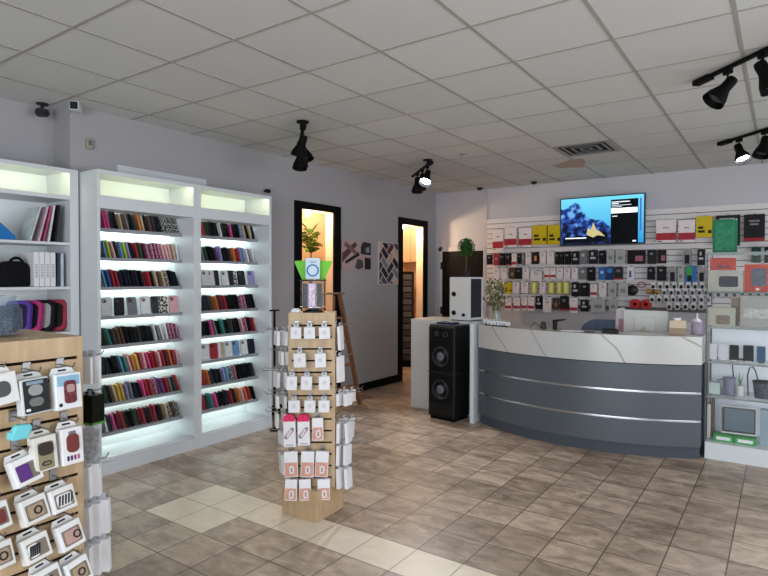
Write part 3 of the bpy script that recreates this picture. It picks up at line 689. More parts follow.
endpack('grey printed card pack hanging under the black box at the kiosk end', -2.335, 1.225, .775, .935, .012, .085, yaw=35, m= mat('grey_card_print', 'a7a9ad', .4, var=.35, vscale=50))
hs = [(.787, .655, 2), (.622, .488, 3), (.455, .325, 3)]
for r, (z1, z0, n) in enumerate(hs):
    for i in range(n):
        endpack('white boxed pack %s from the panel, %s row at the far end of the kiosk' % (ORD[i], ['upper', 'middle', 'lower'][r]), -2.335+.004*i, 1.195+.036*i, z0, z1+.006*i, .028, .066, tiltx=4, yaw=34+3*i)
# glass jar with dark bits
t = thing('glass_jar', 'clear glass jar of dark trinkets on top of the near kiosk', 'jar', (-2.478, .962, 1.3305))
MB().lathe([(.001, .004), (.058, .004), (.066, .012), (.068, .05), (.066, .10), (.052, .125), (.047, .135), (.047, .15), (.052, .153), (.052, .158)], 32).build('jar_glass', glass('jar_glass', '7d8da0', .30), t, smooth=True)
rj = random.Random(4); g = MB()
for k in range(330):
    a = rj.uniform(0, 6.28); r = .050*math.sqrt(rj.random()); z = .008+rj.random()*.095
    g.box(-.009, .009, -.006, .006, -.003, .003, rj.randint(0, 3), T(r*math.cos(a), r*math.sin(a), z+.004) @ Euler((rj.uniform(0, 3), rj.uniform(0, 3), rj.uniform(0, 3))).to_matrix().to_4x4())
o = g.build('trinkets', [mat('navy_bits', '1e2942', .3), mat('black_bits', '101012', .3), mat('grey_bits', '343b4c', .3), mat('green_bits', '20382f', .3)], loc=(-2.478, .962, 1.3305+.004))
o['kind'] = 'stuff'; tag(o, 'dark blue and black trinkets heaped inside the glass jar', 'trinkets')
# ---------------------------------------------------------------- wall pictures
def picture(label, y0, y1, z0, z1, shapes, base):
    o = MB().box(XL+.001, XL+.022, y0, y1, z0, z1).build('canvas_print', base, bevel=.002)
    tag(o, label, 'picture')
    W_, H_ = y1-y0, z1-z0
    for ii, (nm, c, poly) in enumerate(shapes):
        MB().prism([(y0+W_*min(1, max(0, a)), z0+H_*min(1, max(0, b))) for a, b in poly], XL+.022, XL+.0232+.00012*ii, 'x').build(nm, mat('print_'+c, c, .5, var=.15, vscale=12), o)
picture('canvas print of a hand and dark gadgets beside the nearer doorway', 5.765, 6.40, 1.655, 2.052, [
    ('printed_shape', '5b4048', [(0, .25), (.0, .55), (.42, .95), (.5, .85)]), ('printed_shape', '2e2528', [(.08, .28), (.12, .20), (.58, .5), (.55, .62)]),
    ('printed_shape', '7d5a5e', [(.1, .95), (.05, .8), (.45, .5), (.5, .62)]), ('printed_shape', '34323a', [(.62, .55), (.98, .52), (.98, .95), (.70, .97), (.62, .8)]),
    ('printed_shape', '85898f', [(.8, .6), (.93, .62), (.92, .8), (.8, .78)]), ('printed_shape', '2b272c', [(.76, .03), (.98, .03), (.98, .42), (.76, .44)]),
    ('printed_shape', '4d4a50', [(.42, .08), (.55, .02), (.72, .1), (.68, .35), (.5, .38)])], mat('canvas_pink', 'b79c9b', .6))
dg = []
pal = ['c9ad98', '4b4a52', '2a2629', '7b7f86', '5f3034', '9c8f86', '33404a', '2f2c30', 'b89f8c', '6b3a3c', '44454c', '262428']
def clip_unit(p):
    for ax, lim, sg in ((0, .02, 1), (0, .98, -1), (1, .02, 1), (1, .98, -1)):
        q = []
        for i in range(len(p)):
            A, B = p[i], p[(i+1) % len(p)]; da, db = sg*(A[ax]-lim), sg*(B[ax]-lim)
            if da >= 0: q.append(A)
            if (da < 0) != (db < 0): f_ = da/(da-db); q.append((A[0]+(B[0]-A[0])*f_, A[1]+(B[1]-A[1])*f_))
        p = q
        if len(p) < 3: return None
    return p
k = 0; U = .165; gp = .10       # herringbone of diagonal tiles with pale gaps
for yy in range(-9, 10):
    for kk in range(-6, 7):
        for x0, w_, h_ in ((yy+4*kk, 2, 1), (yy+3+4*kk, 1, 2)):
            c_ = [(x0+gp, yy+gp), (x0+w_-gp, yy+gp), (x0+w_-gp, yy+h_-gp), (x0+gp, yy+h_-gp)]
            c_ = [(.5+U*.86*(x-y), .45+U*.86*.8*(x+y)) for x, y in c_]
            c_ = clip_unit(c_)
            if c_: dg.append(('printed_tile', pal[(k*5) % 12], c_)); k += 1
picture('canvas print of dark and tan diagonal tiles beside the farther doorway', 6.585, 7.08, 1.455, 2.065, dg, mat('canvas_pale', 'c4b8b8', .6))
# small fittings on the left wall
o = MB().box(XL, XL+.03, 2.455, 2.503, 2.61, 2.70).build('thermostat', mat('beige_plastic', '9c968a', .5), bevel=.004); MB().box(XL+.03, XL+.032, 2.465, 2.493, 2.64, 2.68).build('screen', mat('thermostat_screen', '6b6a60', .3), o)
tag(o, 'small beige thermostat high on the left wall above the lit cabinet', 'thermostat')
def camera_dome(label, loc, rz, body):
    t = thing('security_camera', label, 'security camera', loc, rz)
    MB().lathe([(.04, -.012), (.045, -.004), (.045, 0)], 20).build('mount', body, t, smooth=True)
    MB().tube([(0, 0, -.01), (0, -.01, -.05)], .012, 10).build('stem', body, t)
    MB().tube([(0, .05, -.062), (0, -.045, -.082)], [.033, .036], 20).build('housing', body, t, smooth=True)
    MB().tube([(0, -.045, -.082), (0, -.049, -.083)], [.022, .022], 16).build('lens', M_BLKPL, t)
camera_dome('black security camera under the ceiling over the recessed bookcase', (-4.86, 2.19, H), R(40), M_DKGREY)
t = thing('security_camera', 'white box camera with black front, on the wall corner by the ceiling', 'security camera', (-4.62, 2.33, H+.03), R(50))
MB().box(-.012, .012, -.012, .012, -.05, 0).build('mount', M_WHITE, t); MB().box(-.035, .035, -.05, .06, -.10, -.03).build('housing', M_WHITE, t, bevel=.006)
MB().box(-.028, .028, -.054, -.05, -.094, -.036).build('lens', M_BLKPL, t, bevel=.002)
t = thing('security_camera', 'tiny black camera on the wall just over the farther lit cabinet', 'security camera', (XL, 4.43, 2.51), 0)
MB().box(0, .03, -.01, .01, -.01, .01).build('mount', M_BLKPL, t); MB().tube([(.03, 0, 0), (.075, 0, -.008)], .022, 14).build('housing', M_BLKPL, t, smooth=True)
for lab, x, y in (('small black dome on the ceiling near the back wall left of the television', -2.954, 7.98), ('tiny black dome on the ceiling at the top of the back wall, left end', -3.838, 8.05)):
    o = MB().lathe([(.001, -.045), (.03, -.035), (.045, -.01), (.045, 0)], 18).build('ceiling_dome', M_BLKPL, loc=(x, y, H), smooth=True); tag(o, lab, 'security camera')
# ceiling vent, stain, sprinkler
t = thing('ceiling_vent', 'metal air vent with dark slots in the ceiling above the counter', 'vent', (-1.735, 6.24, H), 0)
MB().box(-.29, .29, -.29, -.24, -.008, 0).box(-.29, .29, .24, .29, -.008, 0).box(-.29, -.24, -.24, .24, -.008, 0).box(.24, .29, -.24, .24, -.008, 0).build('frame', mat('vent_grey', 'a09c98', .6), t)
MB().box(-.24, .24, -.24, .24, -.006, .0).build('backing', M_BLACK, t)
g = MB()
for k in range(3):
    s = .212-.075*k; h_ = .022
    for (a, b_, c, d) in ((-s, s, -s, -s+h_), (-s, s, s-h_, s), (-s, -s+h_, -s, s), (s-h_, s, -s, s)): g.box(a, b_, c, d, -.0072, -.0055)
g.build('louvres', mat('vent_grey', '8f8d8b'), t)
pts = [(-2.35, 6.95), (-2.31, 7.17), (-2.2, 7.2), (-2.06, 7.27), (-1.95, 6.98), (-1.91, 6.72), (-2.05, 6.72), (-2.2, 6.86)]
o = MB().prism(pts, H-.0045, H-.0038, 'z').build('water_stain', mat('water_stain', 'b6a394', .9)); tag(o, 'pale brown water stain on the ceiling panel beside the vent', 'stain')
o = MB().lathe([(.001, -.03), (.012, -.03), (.012, -.008), (.04, -.004), (.04, 0)], 20).build('sprinkler_head', M_CHROME, loc=(-2.955, 5.75, H), smooth=True); tag(o, 'small round metal sprinkler head on the ceiling in the middle', 'sprinkler')

# ---------------------------------------------------------------- track lights
def track(label, a, b, heads, canopy=True):
    a = Vector(a); b = Vector(b); d = (b-a); L = d.length; rz = math.atan2(d.y, d.x); zt = a.z
    t = thing('track_light', label, 'track light', (a.x, a.y, zt), rz)
    MB().box(0, L, -.015, .015, 0, .022).build('track', M_BLACK, t, bevel=.002)
    MB().box(-.06, .09, -.028, .028, -.012, .026).build('end_cap', M_BLACK, t, bevel=.006)
    if canopy: MB().lathe([(.055, H-zt-.012), (.055, H-zt)], 20, M=T(L*.12, 0, 0)).tube([(L*.12, 0, .02), (L*.12, 0, H-zt)], .008, 8).build('canopy', M_BLACK, t, smooth=True)
    for (s, dr, lit) in heads:
        p = Vector((s, 0, 0)); dv = Vector(dr).normalized(); dv = Rz(-rz) @ dv
        h = MB().box(s-.03, s+.03, -.014, .014, -.03, 0).tube([(s, 0, -.03), (s, 0, -.055), (s+.02, .0, -.075), (s, 0, -.095)], .006, 8).build('joint', M_BLACK, t)
        c = p+Vector((0, 0, -.10)); q = dv.to_track_quat('Z', 'Y').to_matrix().to_4x4(); Mh = T(*c) @ q @ Matrix.Scale(1.12, 4)
        hd = MB().lathe([(.001, -.05), (.028, -.045), (.032, -.03), (.032, .02), (.036, .035), (.058, .085), (.066, .125), (.062, .125), (.054, .085), (.03, .04), (.001, .04)], 24, M=Mh)
        lamp = hd.build('lamp_head', M_BLACK, t, smooth=True)
        MB().lathe([(.001, .105), (.03, .103), (.052, .09), (.04, .07), (.02, .05), (.001, .05)][::-1], 20, M=Mh).build('bulb', mat('lit_bulb', 'eef2ff', emit=30) if lit else mat('unlit_bulb', '55555a', .2), lamp, smooth=True)
        if lit:
            l = bpy.data.lights.new('track_spot', 'SPOT'); l.energy = lit; l.spot_size = R(75); l.spot_blend = .6; l.color = (.93, .95, 1); l.shadow_soft_size = .04
            so = bpy.data.objects.new('track_spot', l); COL.objects.link(so)
            wp = Vector((a.x, a.y, zt))+Rz(rz).to_3x3() @ (c+dv*.14); so.location = wp; so.rotation_euler = Vector(dr).to_track_quat('-Z', 'Y').to_euler()
track('black ceiling track with two unlit spot heads at the top right', (-.48, 4.50, 2.914), (.5, 3.50, 2.914), [(.24, (-.75, -.45, -1), 0), (.52, (.45, -.1, -1), 0), (.95, (.3, .2, -1), 0)], False)
track('black ceiling track with a lit spot over the right glass case', (-.51, 6.68, 2.914), (.45, 5.72, 2.914), [(.20, (.35, -.45, -1), 70), (.5, (-.2, -.3, -1), 0)], False)
track('black ceiling track with one lit and two dark spots before the far doorway', (-3.357, 5.721, 2.87), (-4.0, 6.364, 2.87), [(.12, (.15, -.75, -1), 80), (.36, (-.1, -.2, -1), 0), (.62, (.1, -.2, -1), 0)])
track('black ceiling track seen end-on with dark clustered spots above the floor stand', (-3.438, 3.683, 2.87), (-4.0, 4.245, 2.87), [(.12, (-.3, -.1, -1), 0), (.33, (.35, .1, -1), 0), (.58, (-.1, .1, -1), 0), (.72, (.1, -.2, -1), 0)])

# ---------------------------------------------------------------- things seen through the doorways
def leaf_mb(rr, n, R0, Lf, wf, up=.5):
    g = MB()
    for k in range(n):
        a = rr.uniform(0, 6.283); e = rr.uniform(-.2, 1.1)*up*1.6; r0 = R0*rr.uniform(.1, .5)
        L = Lf*rr.uniform(.7, 1.1); w_ = wf*rr.uniform(.7, 1.1)
        M = T(r0*math.cos(a), r0*math.sin(a), rr.uniform(0, .32)) @ Rz(a) @ Ry(-e) @ Rx(rr.uniform(-.5, .5))
        pts = [(0, 0, 0), (L*.3, w_*.5, .012), (L*.7, w_*.45, 0), (L, 0, -.03), (L*.7, -w_*.45, 0), (L*.3, -w_*.5, .012), (L*.35, 0, -.006), (L*.7, 0, -.012)]
        g.add(pts, [(0, 1, 6), (1, 2, 7, 6), (2, 3, 7), (3, 4, 7), (4, 5, 6, 7), (5, 0, 6)], 0 if rr.random() < .7 else 1, M)
    return g
t = thing('potted_plant', 'leafy plant on a stand in the lit room behind the nearer doorway', 'plant', (-5.3, 5.83, 1.62))
rr = random.Random(3)
leaf_mb(rr, 60, .10, .14, .10, .6).build('foliage', [mat('leaf_olive', '5d6a2c', .45), mat('leaf_light_green', '6f9440', .45)], t, loc=(0, 0, .26))
MB().tube([(0, 0, .1), (.01, 0, .3), (0, .01, .5)], .008, 6).build('stem', mat('stem_brown', '5a4630'), t)
MB().lathe([(.001, 0), (.07, 0), (.09, .14), (.08, .14), (.075, .12), (.001, .12)], 20).build('pot', mat('terracotta', '8c5a42', .7), t, smooth=True)
t = thing('plant_stand', 'dark stand under the plant behind the nearer doorway', 'stand', (-5.3, 5.83, 0))
MB().box(-.16, .16, -.16, .16, 1.59, 1.62).build('top', M_DKGREY, t)
for sx in (-1, 1):
    for sy in (-1, 1): MB().box(sx*.14-.012, sx*.14+.012, sy*.14-.012, sy*.14+.012, 0, 1.59).build('leg', M_DKGREY, t)
t = thing('wall_cupboard', 'cream overhead cupboard lit warm behind the farther doorway', 'cupboard', (-5.45, 9.0, 0))
MB().box(-.5, .3, -.2, .19, 1.83, 2.6).build('body', M_CREAM, t, bevel=.01)
MB().box(-.49, -.105, -.215, -.2, 1.84, 2.59).build('door', M_CREAM, t, bevel=.004); MB().box(-.095, .29, -.215, -.2, 1.84, 2.59).build('door', M_CREAM, t, bevel=.004)
t = thing('drawer_rack', 'black multi-drawer parts rack just inside the farther doorway', 'drawer rack', (-5.56, 8.42, 0), R(-62))
MB().box(-.18, .18, -.25, .25, 0, 1.66).build('body', mat('rack_black', '0b0b0c', .6, spec=.1), t, bevel=.004)
for k in range(14): 
    for q in range(3): MB().box(.18, .19, -.235+q*.16, -.085+q*.16, .12+k*.108, .12+k*.108+.085).build('drawer', mat('smoky_drawer_a', '4e4f55', .3) if k % 2 else mat('smoky_drawer_b', '3a3b41', .3), t)

# ---------------------------------------------------------------- wooden step ladder
t = thing('step_ladder', 'worn wooden step ladder standing by the wall behind the floor stand', 'ladder', (-4.29, 5.10, 0))
def bar(a, b, w_, d_):
    a = Vector(a); b = Vector(b); L = (b-a).length; M = T(*a) @ (b-a).to_track_quat('Z', 'Y').to_matrix().to_4x4()
    return MB().box(-w_/2, w_/2, -d_/2, d_/2, 0, L, 0, M)
F0, F1 = Vector((.0, .12, 1.36)), Vector((.04, .47, 0)); G0, G1 = Vector((.0, -.22, 1.36)), Vector((.04, -.40, 0))
bar(F1, F0, .055, .028).build('rail', M_LADDER, t); bar(G1, G0, .055, .028).build('rail', M_LADDER, t)
bar((-.30, .34, 0), (-.05, .08, 1.34), .028, .028).build('rear_leg', M_LADDER, t); bar((-.30, -.36, 0), (-.05, -.14, 1.34), .028, .028).build('rear_leg', M_LADDER, t)
MB().box(-.09, .05, -.28, .16, 1.36, 1.378).build('top_platform', mat('weathered_board', '6f6459', .6), t, bevel=.003)
for z in (1.09, .80, .52, .25):
    f_ = 1-z/1.36; a = G0.lerp(G1, f_); b = F0.lerp(F1, f_)
    MB().box(a.x-.05, a.x+.035, a.y+.01, b.y-.01, z-.018, z).build('step', M_LADDER, t)
MB().box(-.24, -.225, -.30, .28, .3, .33).build('rear_brace', M_LADDER, t)
# slim black floor rack between the farther cabinet and the floor stand
t = thing('pole_rack', 'slim black pole rack standing at the end of the farther lit cabinet', 'rack', (-4.22, 4.10, 0))
MB().lathe([(.001, 0), (.05, 0), (.05, .012), (.012, .02)], 20).build('base', M_BLACK, t, smooth=True)
MB().tube([(0, 0, .01), (0, 0, 1.225)], .012, 10).build('pole', M_BLACK, t); MB().box(-.02, .02, -.05, .05, 1.215, 1.23).build('top_bar', M_BLACK, t)

# ---------------------------------------------------------------- counter area
AX, AY = -1.585, 7.194
def arc(Rr, x0, x1, n=40):
    return [(x0+(x1-x0)*i/n, AY-math.sqrt(Rr*Rr-(x0+(x1-x0)*i/n-AX)**2)) for i in range(n+1)]
def arcpoly(Rr, x0, x1, depth, n=40):
    a = arc(Rr, x0, x1, n); b = [(x, y+depth) for x, y in a]
    return a, b
def arcsolid(g, Rr, x0, x1, depth, z0, z1, n=40):
    a, b = arcpoly(Rr, x0, x1, depth, n); N = n+1
    vs = [(x, y, z) for z in (z0, z1) for (x, y) in a+b]; fs = []
    for i in range(n):
        fs += [(i, i+1, 2*N+i+1, 2*N+i), (N+i+1, N+i, 3*N+i, 3*N+i+1), (i+1, i, N+i, N+i+1), (2*N+i, 2*N+i+1, 3*N+i+1, 3*N+i)]
    fs += [(0, 2*N, 3*N, N), (n, N+n, 3*N+n, 2*N+n)]
    return g.add(vs, fs)
t = thing('service_counter', 'curved grey service counter with chrome lines and a white marble top', 'counter', (AX, 5.5, 0))
OC = T(-AX, -5.5, 0)
def mc(): q = MB(); q.M = OC; return q
M_CGREY = mat('counter_grey', '4d5259', .42, spec=.4, var=.03, vscale=2); CXA, CXB = -2.655, -.565
for i, (z0, z1) in enumerate(((.105, .318), (.336, .562), (.58, .808))):
    arcsolid(mc(), 1.93, CXA, CXB, .34, z0, z1).build('front_panel', M_CGREY, t, smooth=True)
for z0, z1 in ((.318, .336), (.562, .58)):
    arcsolid(mc(), 1.925, CXA, CXB, .33, z0, z1).build('groove', M_CHROME, t, smooth=True)
    q = mc(); arcsolid(q, 1.934, CXA+.07, CXB-.03, .02, z0+.002, z1-.004).build('chrome_strip', M_CHROME, t, smooth=True)
arcsolid(mc(), 1.905, CXA+.005, CXB-.01, .30, 0, .105).build('kick_plate', mat('kick_grey', '484c54', .45), t, smooth=True)
arcsolid(mc(), 1.927, CXA, CXB, .33, .808, .818).build('shadow_gap', M_DKGREY, t)
arcsolid(mc(), 1.945, CXA-.01, CXB+.005, .355, .818, 1.06).build('marble_top', marble_mat(), t, smooth=True)
q = mc(); q.box(-2.735, -2.69, 5.52, 6.35, 0, 1.062).build('end_panel', M_WHITE, t, bevel=.002)
q = mc(); q.box(-.562, -.552, 5.66, 5.95, 0, .81).build('end_panel', M_DKGREY, t)
o = MB().box(-3.65, -2.755, 5.79, 6.3, 0, 1.065).box(-3.64, -2.765, 5.775, 5.79, .02, 1.05).build('white_cabinet', M_WHITE, bevel=.003)
tag(o, 'plain white waist-high cabinet at the left end of the counter, behind the speaker', 'cabinet')
t = thing('staff_desk', 'pale work desk behind the curved counter', 'desk', (-1.5, 6.15, 0))
MB().box(-.85, .75, -.3, .35, .80, .83).build('desktop', M_WHITE, t, bevel=.003)
for sx in (-.82, .69): MB().box(sx, sx+.03, -.28, .33, 0, .80).build('side_support', M_WHITE, t)

# party speaker
t = thing('tower_speaker', 'tall black party speaker with two woofers in front of the white cabinet', 'speaker', (-3.03, 5.60, 0), R(-7))
w2, d2 = .175, .15
MB().box(-w2, w2, -d2, d2, .03, 1.03).build('cabinet', mat('speaker_black', '09090b', .5, spec=.3), t, bevel=.018, seg=3)
MB().box(-w2+.02, w2-.02, -d2+.02, d2-.02, 0, .03).build('foot', M_BLACK, t)
MB().box(-w2+.005, w2-.005, -d2+.01, d2-.01, 1.03, 1.045).build('control_top', mat('control_top', '3a3c44', .3, spec=.5), t, bevel=.004)
MB().prism(rrect(.26, .12, .02, 4, 0, .945), -d2-.006, -d2).build('upper_bezel', mat('speaker_bezel', '101014', .35), t, bevel=.003)
for sx in (-.06, .06):
    MB().lathe([(.032, 0), (.026, .004), (.008, -.008), (.001, .004)], 20, M=T(sx, -d2-.006, .945) @ Rx(R(90))).build('tweeter', mat('tweeter_grey', '3a3b41', .35), t, smooth=True)
for z in (.70, .34):
    b = MB().prism(rrect(.32, .335, .03, 4, 0, z), -d2-.006, -d2).build('woofer_frame', mat('speaker_bezel', '1b1b20'), t, bevel=.004)
    MB().lathe([(.125, .0), (.128, .008), (.118, .012), (.108, .004), (.10, .008)], 36, M=T(0, -d2-.006, z) @ Rx(R(90))).build('surround', mat('rubber_surround', '0d0d0f', .5), b, smooth=True)
    MB().lathe([(.104, .008), (.060, -.012), (.055, .0), (.04, .016), (.001, .022)], 36, M=T(0, -d2-.006, z) @ Rx(R(90))).build('cone', mat('woofer_cone', '6a6b72', .35), b, smooth=True)
MB().box(-w2-.002, w2+.002, -d2-.003, d2+.003, .515, .523).build('seam', M_DKGREY, t)
t = thing('disc_controller', 'small dark mixer with shiny top lying on the party speaker', 'mixer', (-3.03, 5.575, 1.0455), R(-7))
MB().box(-.11, .10, -.07, .07, 0, .022).build('body', mat('mixer_body', '2a3040', .3), t, bevel=.004)
for sx in (-.055, .045): MB().lathe([(.035, .022), (.035, .028), (.001, .029)], 20, M=T(sx, 0, 0)).build('disc', mat('mixer_disc', '8a97a8', .2, .6), t, smooth=True)
# white box speaker
t = thing('white_speaker_box', 'white box speaker with round black knobs, beside the flower vase', 'speaker', (-3.005, 5.965, 1.0655), R(-8))
w2, d2, h2 = .14, .14, .50
MB().box(-w2, w2, -d2, d2, .008, h2).build('cabinet', mat('white_gloss', 'd4d6d8', .3), t, bevel=.01, seg=3)
MB().box(-w2+.01, w2-.01, -d2+.01, d2-.01, 0, .008).build('foot', M_DKGREY, t)
MB().box(w2, w2+.004, -.115, .095, .04, h2-.02).build('dark_grille', mat('grille_grey', '35363c', .6), t, bevel=.002)
MB().lathe([(.026, 0), (.022, .004), (.001, .004)], 16, M=T(w2+.004, -.0, h2-.10) @ Ry(R(90))).build('logo_disc', M_BLKPL, t)
for a, z, r in ((-.075, .305, .028), (-.075, .09, .028), (.06, .07, .02)):
    MB().lathe([(r, 0), (r, .006), (r*.8, .014), (.001, .014)], 18, M=T(a, -d2, z) @ Rx(R(90))).build('knob', M_BLKPL, t, smooth=True)
# topiary on top
t = thing('topiary_ball', 'round green topiary ball in a dark pot on the white box speaker', 'potted plant', (-3.02, 5.985, 1.566))
MB().lathe([(.001, 0), (.035, 0), (.045, .07), (.038, .07), (.036, .055), (.001, .055)], 18).build('pot', mat('dark_glass_pot', '2a2c2e', .2), t, smooth=True)
MB().tube([(0, 0, .05), (.004, 0, .28)], .007, 8).build('stem', mat('stem_brown', '5a4630'), t)
rr = random.Random(5); g = MB(); Rb = .098
for k in range(900):
    z = rr.uniform(-1, 1); a = rr.uniform(0, 6.283); s = math.sqrt(1-z*z); n = Vector((s*math.cos(a), s*math.sin(a), z))
    M = T(*(n*Rb*rr.uniform(.8, .98))) @ (n+Vector((rr.uniform(-.7, .7), rr.uniform(-.7, .7), rr.uniform(-.7, .7)))).to_track_quat('X', 'Z').to_matrix().to_4x4()
    g.add([(0, 0, 0), (.012, .007, .001), (.024, 0, 0), (.012, -.007, .001)], [(0, 1, 2, 3)], rr.randint(0, 1), M)
g.lathe([(.001, -.075), (.053, -.053), (.075, 0), (.053, .053), (.001, .075)], 16, 1)
g.build('leaf_ball', [mat('topiary_green', '3f7233', .6), mat('topiary_dark_green', '23481f', .6)], t, loc=(0, 0, .345))
# vase of dried flowers
t = thing('flower_vase', 'glass vase of dried green and yellow flowers on the left of the counter', 'vase', (-2.475, 5.62, 1.0605))
MB().lathe([(.001, .002), (.035, .002), (.037, .03), (.03, .09), (.034, .15), (.032, .15), (.028, .09), (.034, .03), (.001, .008)], 24).build('vase_glass', glass('vase_glass', 'd5e0dc', .3), t, smooth=True)
rr = random.Random(11); g = MB(); h = MB()
for k in range(40):
    a = rr.uniform(0, 6.283); s = rr.uniform(.02, .14); zt = rr.uniform(.24, .48)
    p1 = (s*math.cos(a), s*math.sin(a), zt); g.tube([(0.006*math.cos(a), .006*math.sin(a), .02), (p1[0]*.35, p1[1]*.35, .17), p1], .0016, 4)
    for q in range(11):
        f_ = rr.uniform(.45, 1.05); c = Vector((p1[0]*f_, p1[1]*f_, .17+(zt-.17)*f_)) if f_ > .5 else Vector((p1[0]*.4, p1[1]*.4, .2))
        M = T(*(c+Vector((rr.uniform(-.02, .02), rr.uniform(-.02, .02), rr.uniform(-.02, .02))))) @ Euler((rr.uniform(0, 6), rr.uniform(0, 6), rr.uniform(0, 6))).to_matrix().to_4x4()
        h.add([(0, 0, 0), (.02, .011, .002), (.042, 0, 0), (.02, -.011, .002)], [(0, 1, 2, 3)], rr.choice([0, 0, 1, 2, 3]), M)
g.build('stems', mat('dry_stem', '6a6a48', .6), t)
h.build('flowers', [mat('dry_green', '566240', .6), mat('dry_yellow', '8f8650', .6), mat('dry_white', 'b9b4a6', .6), mat('dry_brown', '6b4c3c', .6)], t)
# WELCOME script sign
def text_mesh(body, size, ext, shear=0):
    c = bpy.data.curves.new('t', 'FONT'); c.body = body; c.size = size; c.extrude = ext; c.shear = shear; c.align_x = 'CENTER'; c.offset = size*.012
    o = bpy.data.objects.new('t', c); COL.objects.link(o); dg_ = bpy.context.evaluated_depsgraph_get()
    me = bpy.data.meshes.new_from_object(o.evaluated_get(dg_)); bpy.data.objects.remove(o); return me
t = thing('welcome_sign', 'small sign reading Welcome in white script on a dark base, below the vase', 'sign', (-2.43, 5.50, 1.0605), R(-14))
MB().box(-.14, .14, -.02, .02, 0, .010).build('base', M_BLKPL, t, bevel=.002)
me = text_mesh('Welcome', .088, .004, .25); o = bpy.data.objects.new('lettering', me); COL.objects.link(o); o.parent = t; o.location = (0, -.004, .011); o.rotation_euler = (R(90), 0, 0)
me.materials.clear(); me.materials.append(mat('white_letter', 'eceef2', .3))
# ---------------------------------------------------------------- slatwall with products
SWY = YB-.022
g = MB(); SX0, SX1 = -3.785, .75
t_slat = thing('slatwall', 'white slatted wall panel covered with hanging products behind the counter', 'slatwall', (SX0, YB, 0))
g.M = T(-SX0, -YB, 0)
g.box(SX0, SX1, YB-.010, YB-.001, 1.12, 2.46)
g.build('backing', mat('slat_groove_grey', '6d686a', .7), t_slat)
g = MB(); g.M = T(-SX0, -YB, 0); z = 2.46
while z > 1.18: g.box(SX0, SX1, SWY, YB-.010, z-.066, z); z -= .0762
g.build('slats', mat('white_slat', 'dcd6d6', .45), t_slat)
g = MB(); g.M = T(-SX0, -YB, 0); g.box(SX0, SX1, SWY-.002, YB-.001, 2.4605, 2.466); g.build('top_trim', M_WHITE, t_slat)
ROW_A = [(-3.645, -3.465, 1.973, 2.29, 'redlow'), (-3.454, -3.258, 2.017, 2.31, 'redlow'), (-3.228, -3.028, 2.011, 2.299, 'redlow'), (-3.022, -2.805, 2.043, 2.321, 'yellow'), (-2.791, -2.597, 2.036, 2.316, 'yellow'), (-1.365, -1.126, 2.019, 2.307, 'redlow'), (-1.105, -0.911, 2.016, 2.294, 'redlow'), (-0.905, -0.724, 2.069, 2.331, 'yellow'), (-0.692, -0.432, 1.955, 2.327, 'blacktext'), (-0.397, -0.183, 2.004, 2.323, 'blackred')]
ROW_B = [(-3.742, -3.653, 1.757, 1.907, 'black'), (-3.632, -3.54, 1.746, 1.925, 'red'), (-3.524, -3.448, 1.745, 1.922, 'black'), (-3.437, -3.348, 1.744, 1.92, 'blackred'), (-3.334, -3.256, 1.724, 1.918, 'whitered'), (-3.246, -3.189, 1.762, 1.917, 'black'), (-3.181, -3.133, 1.742, 1.915, 'grey'), (-3.121, -3.035, 1.76, 1.933, 'white'), (-3.021, -2.923, 1.759, 1.931, 'blackorange'), (-2.904, -2.811, 1.768, 1.937, 'white'), (-2.798, -2.694, 1.757, 1.935, 'white'), (-2.678, -2.622, 1.747, 1.923, 'black'), (-2.613, -2.557, 1.746, 1.922, 'black'), (-2.544, -2.46, 1.745, 1.929, 'black'), (-2.447, -2.342, 1.744, 1.927, 'blackwhite'), (-2.339, -2.233, 1.753, 1.942, 'grey'), (-2.214, -2.093, 1.752, 1.943, 'blackwhite'), (-2.077, -1.985, 1.75, 1.931, 'black'), (-1.974, -1.873, 1.754, 1.937, 'clear'), (-1.855, -1.733, 1.752, 1.934, 'clear'), (-1.711, -1.486, 1.746, 1.925, 'blackpink'), (-1.465, -1.351, 1.743, 1.925, 'black'), (-1.344, -1.236, 1.749, 1.922, 'blackpink'), (-1.046, -0.95, 1.726, 1.915, 'greyblack'), (-0.886, -0.798, 1.72, 1.92, 'blackwhite'), (-0.318, -0.218, 1.746, 1.935, 'greenblack'), (-0.188, -0.113, 1.741, 1.932, 'black')]
ROW_C = [(-3.635, -3.524, 1.538, 1.706, 'white'), (-3.514, -3.405, 1.542, 1.706, 'white'), (-3.378, -3.275, 1.539, 1.701, 'brown'), (-3.265, -3.183, 1.539, 1.7, 'black'), (-3.163, -3.063, 1.544, 1.707, 'white'), (-3.043, -2.875, 1.512, 1.655, 'white'), (-2.838, -2.756, 1.541, 1.701, 'whitered'), (-2.748, -2.667, 1.541, 1.7, 'whitered'), (-2.658, -2.564, 1.546, 1.703, 'white'), (-2.555, -2.461, 1.546, 1.703, 'white'), (-2.445, -2.355, 1.546, 1.702, 'white'), (-2.337, -2.235, 1.535, 1.707, 'grey'), (-2.226, -2.121, 1.519, 1.706, 'black'), (-2.079, -1.985, 1.532, 1.705, 'blue'), (-1.976, -1.886, 1.532, 1.709, 'navyblue'), (-1.875, -1.764, 1.537, 1.708, 'blackred'), (-1.709, -1.618, 1.534, 1.707, 'purplephone'), (-1.463, -1.369, 1.535, 1.705, 'black'), (-1.348, -1.234, 1.524, 1.711, 'black'), (-1.209, -1.114, 1.503, 1.699, 'greyblack'), (-1.105, -1.022, 1.504, 1.691, 'clear'), (-1.016, -0.89, 1.497, 1.714, 'greenblue'), (-0.879, -0.789, 1.505, 1.689, 'greyblack')]
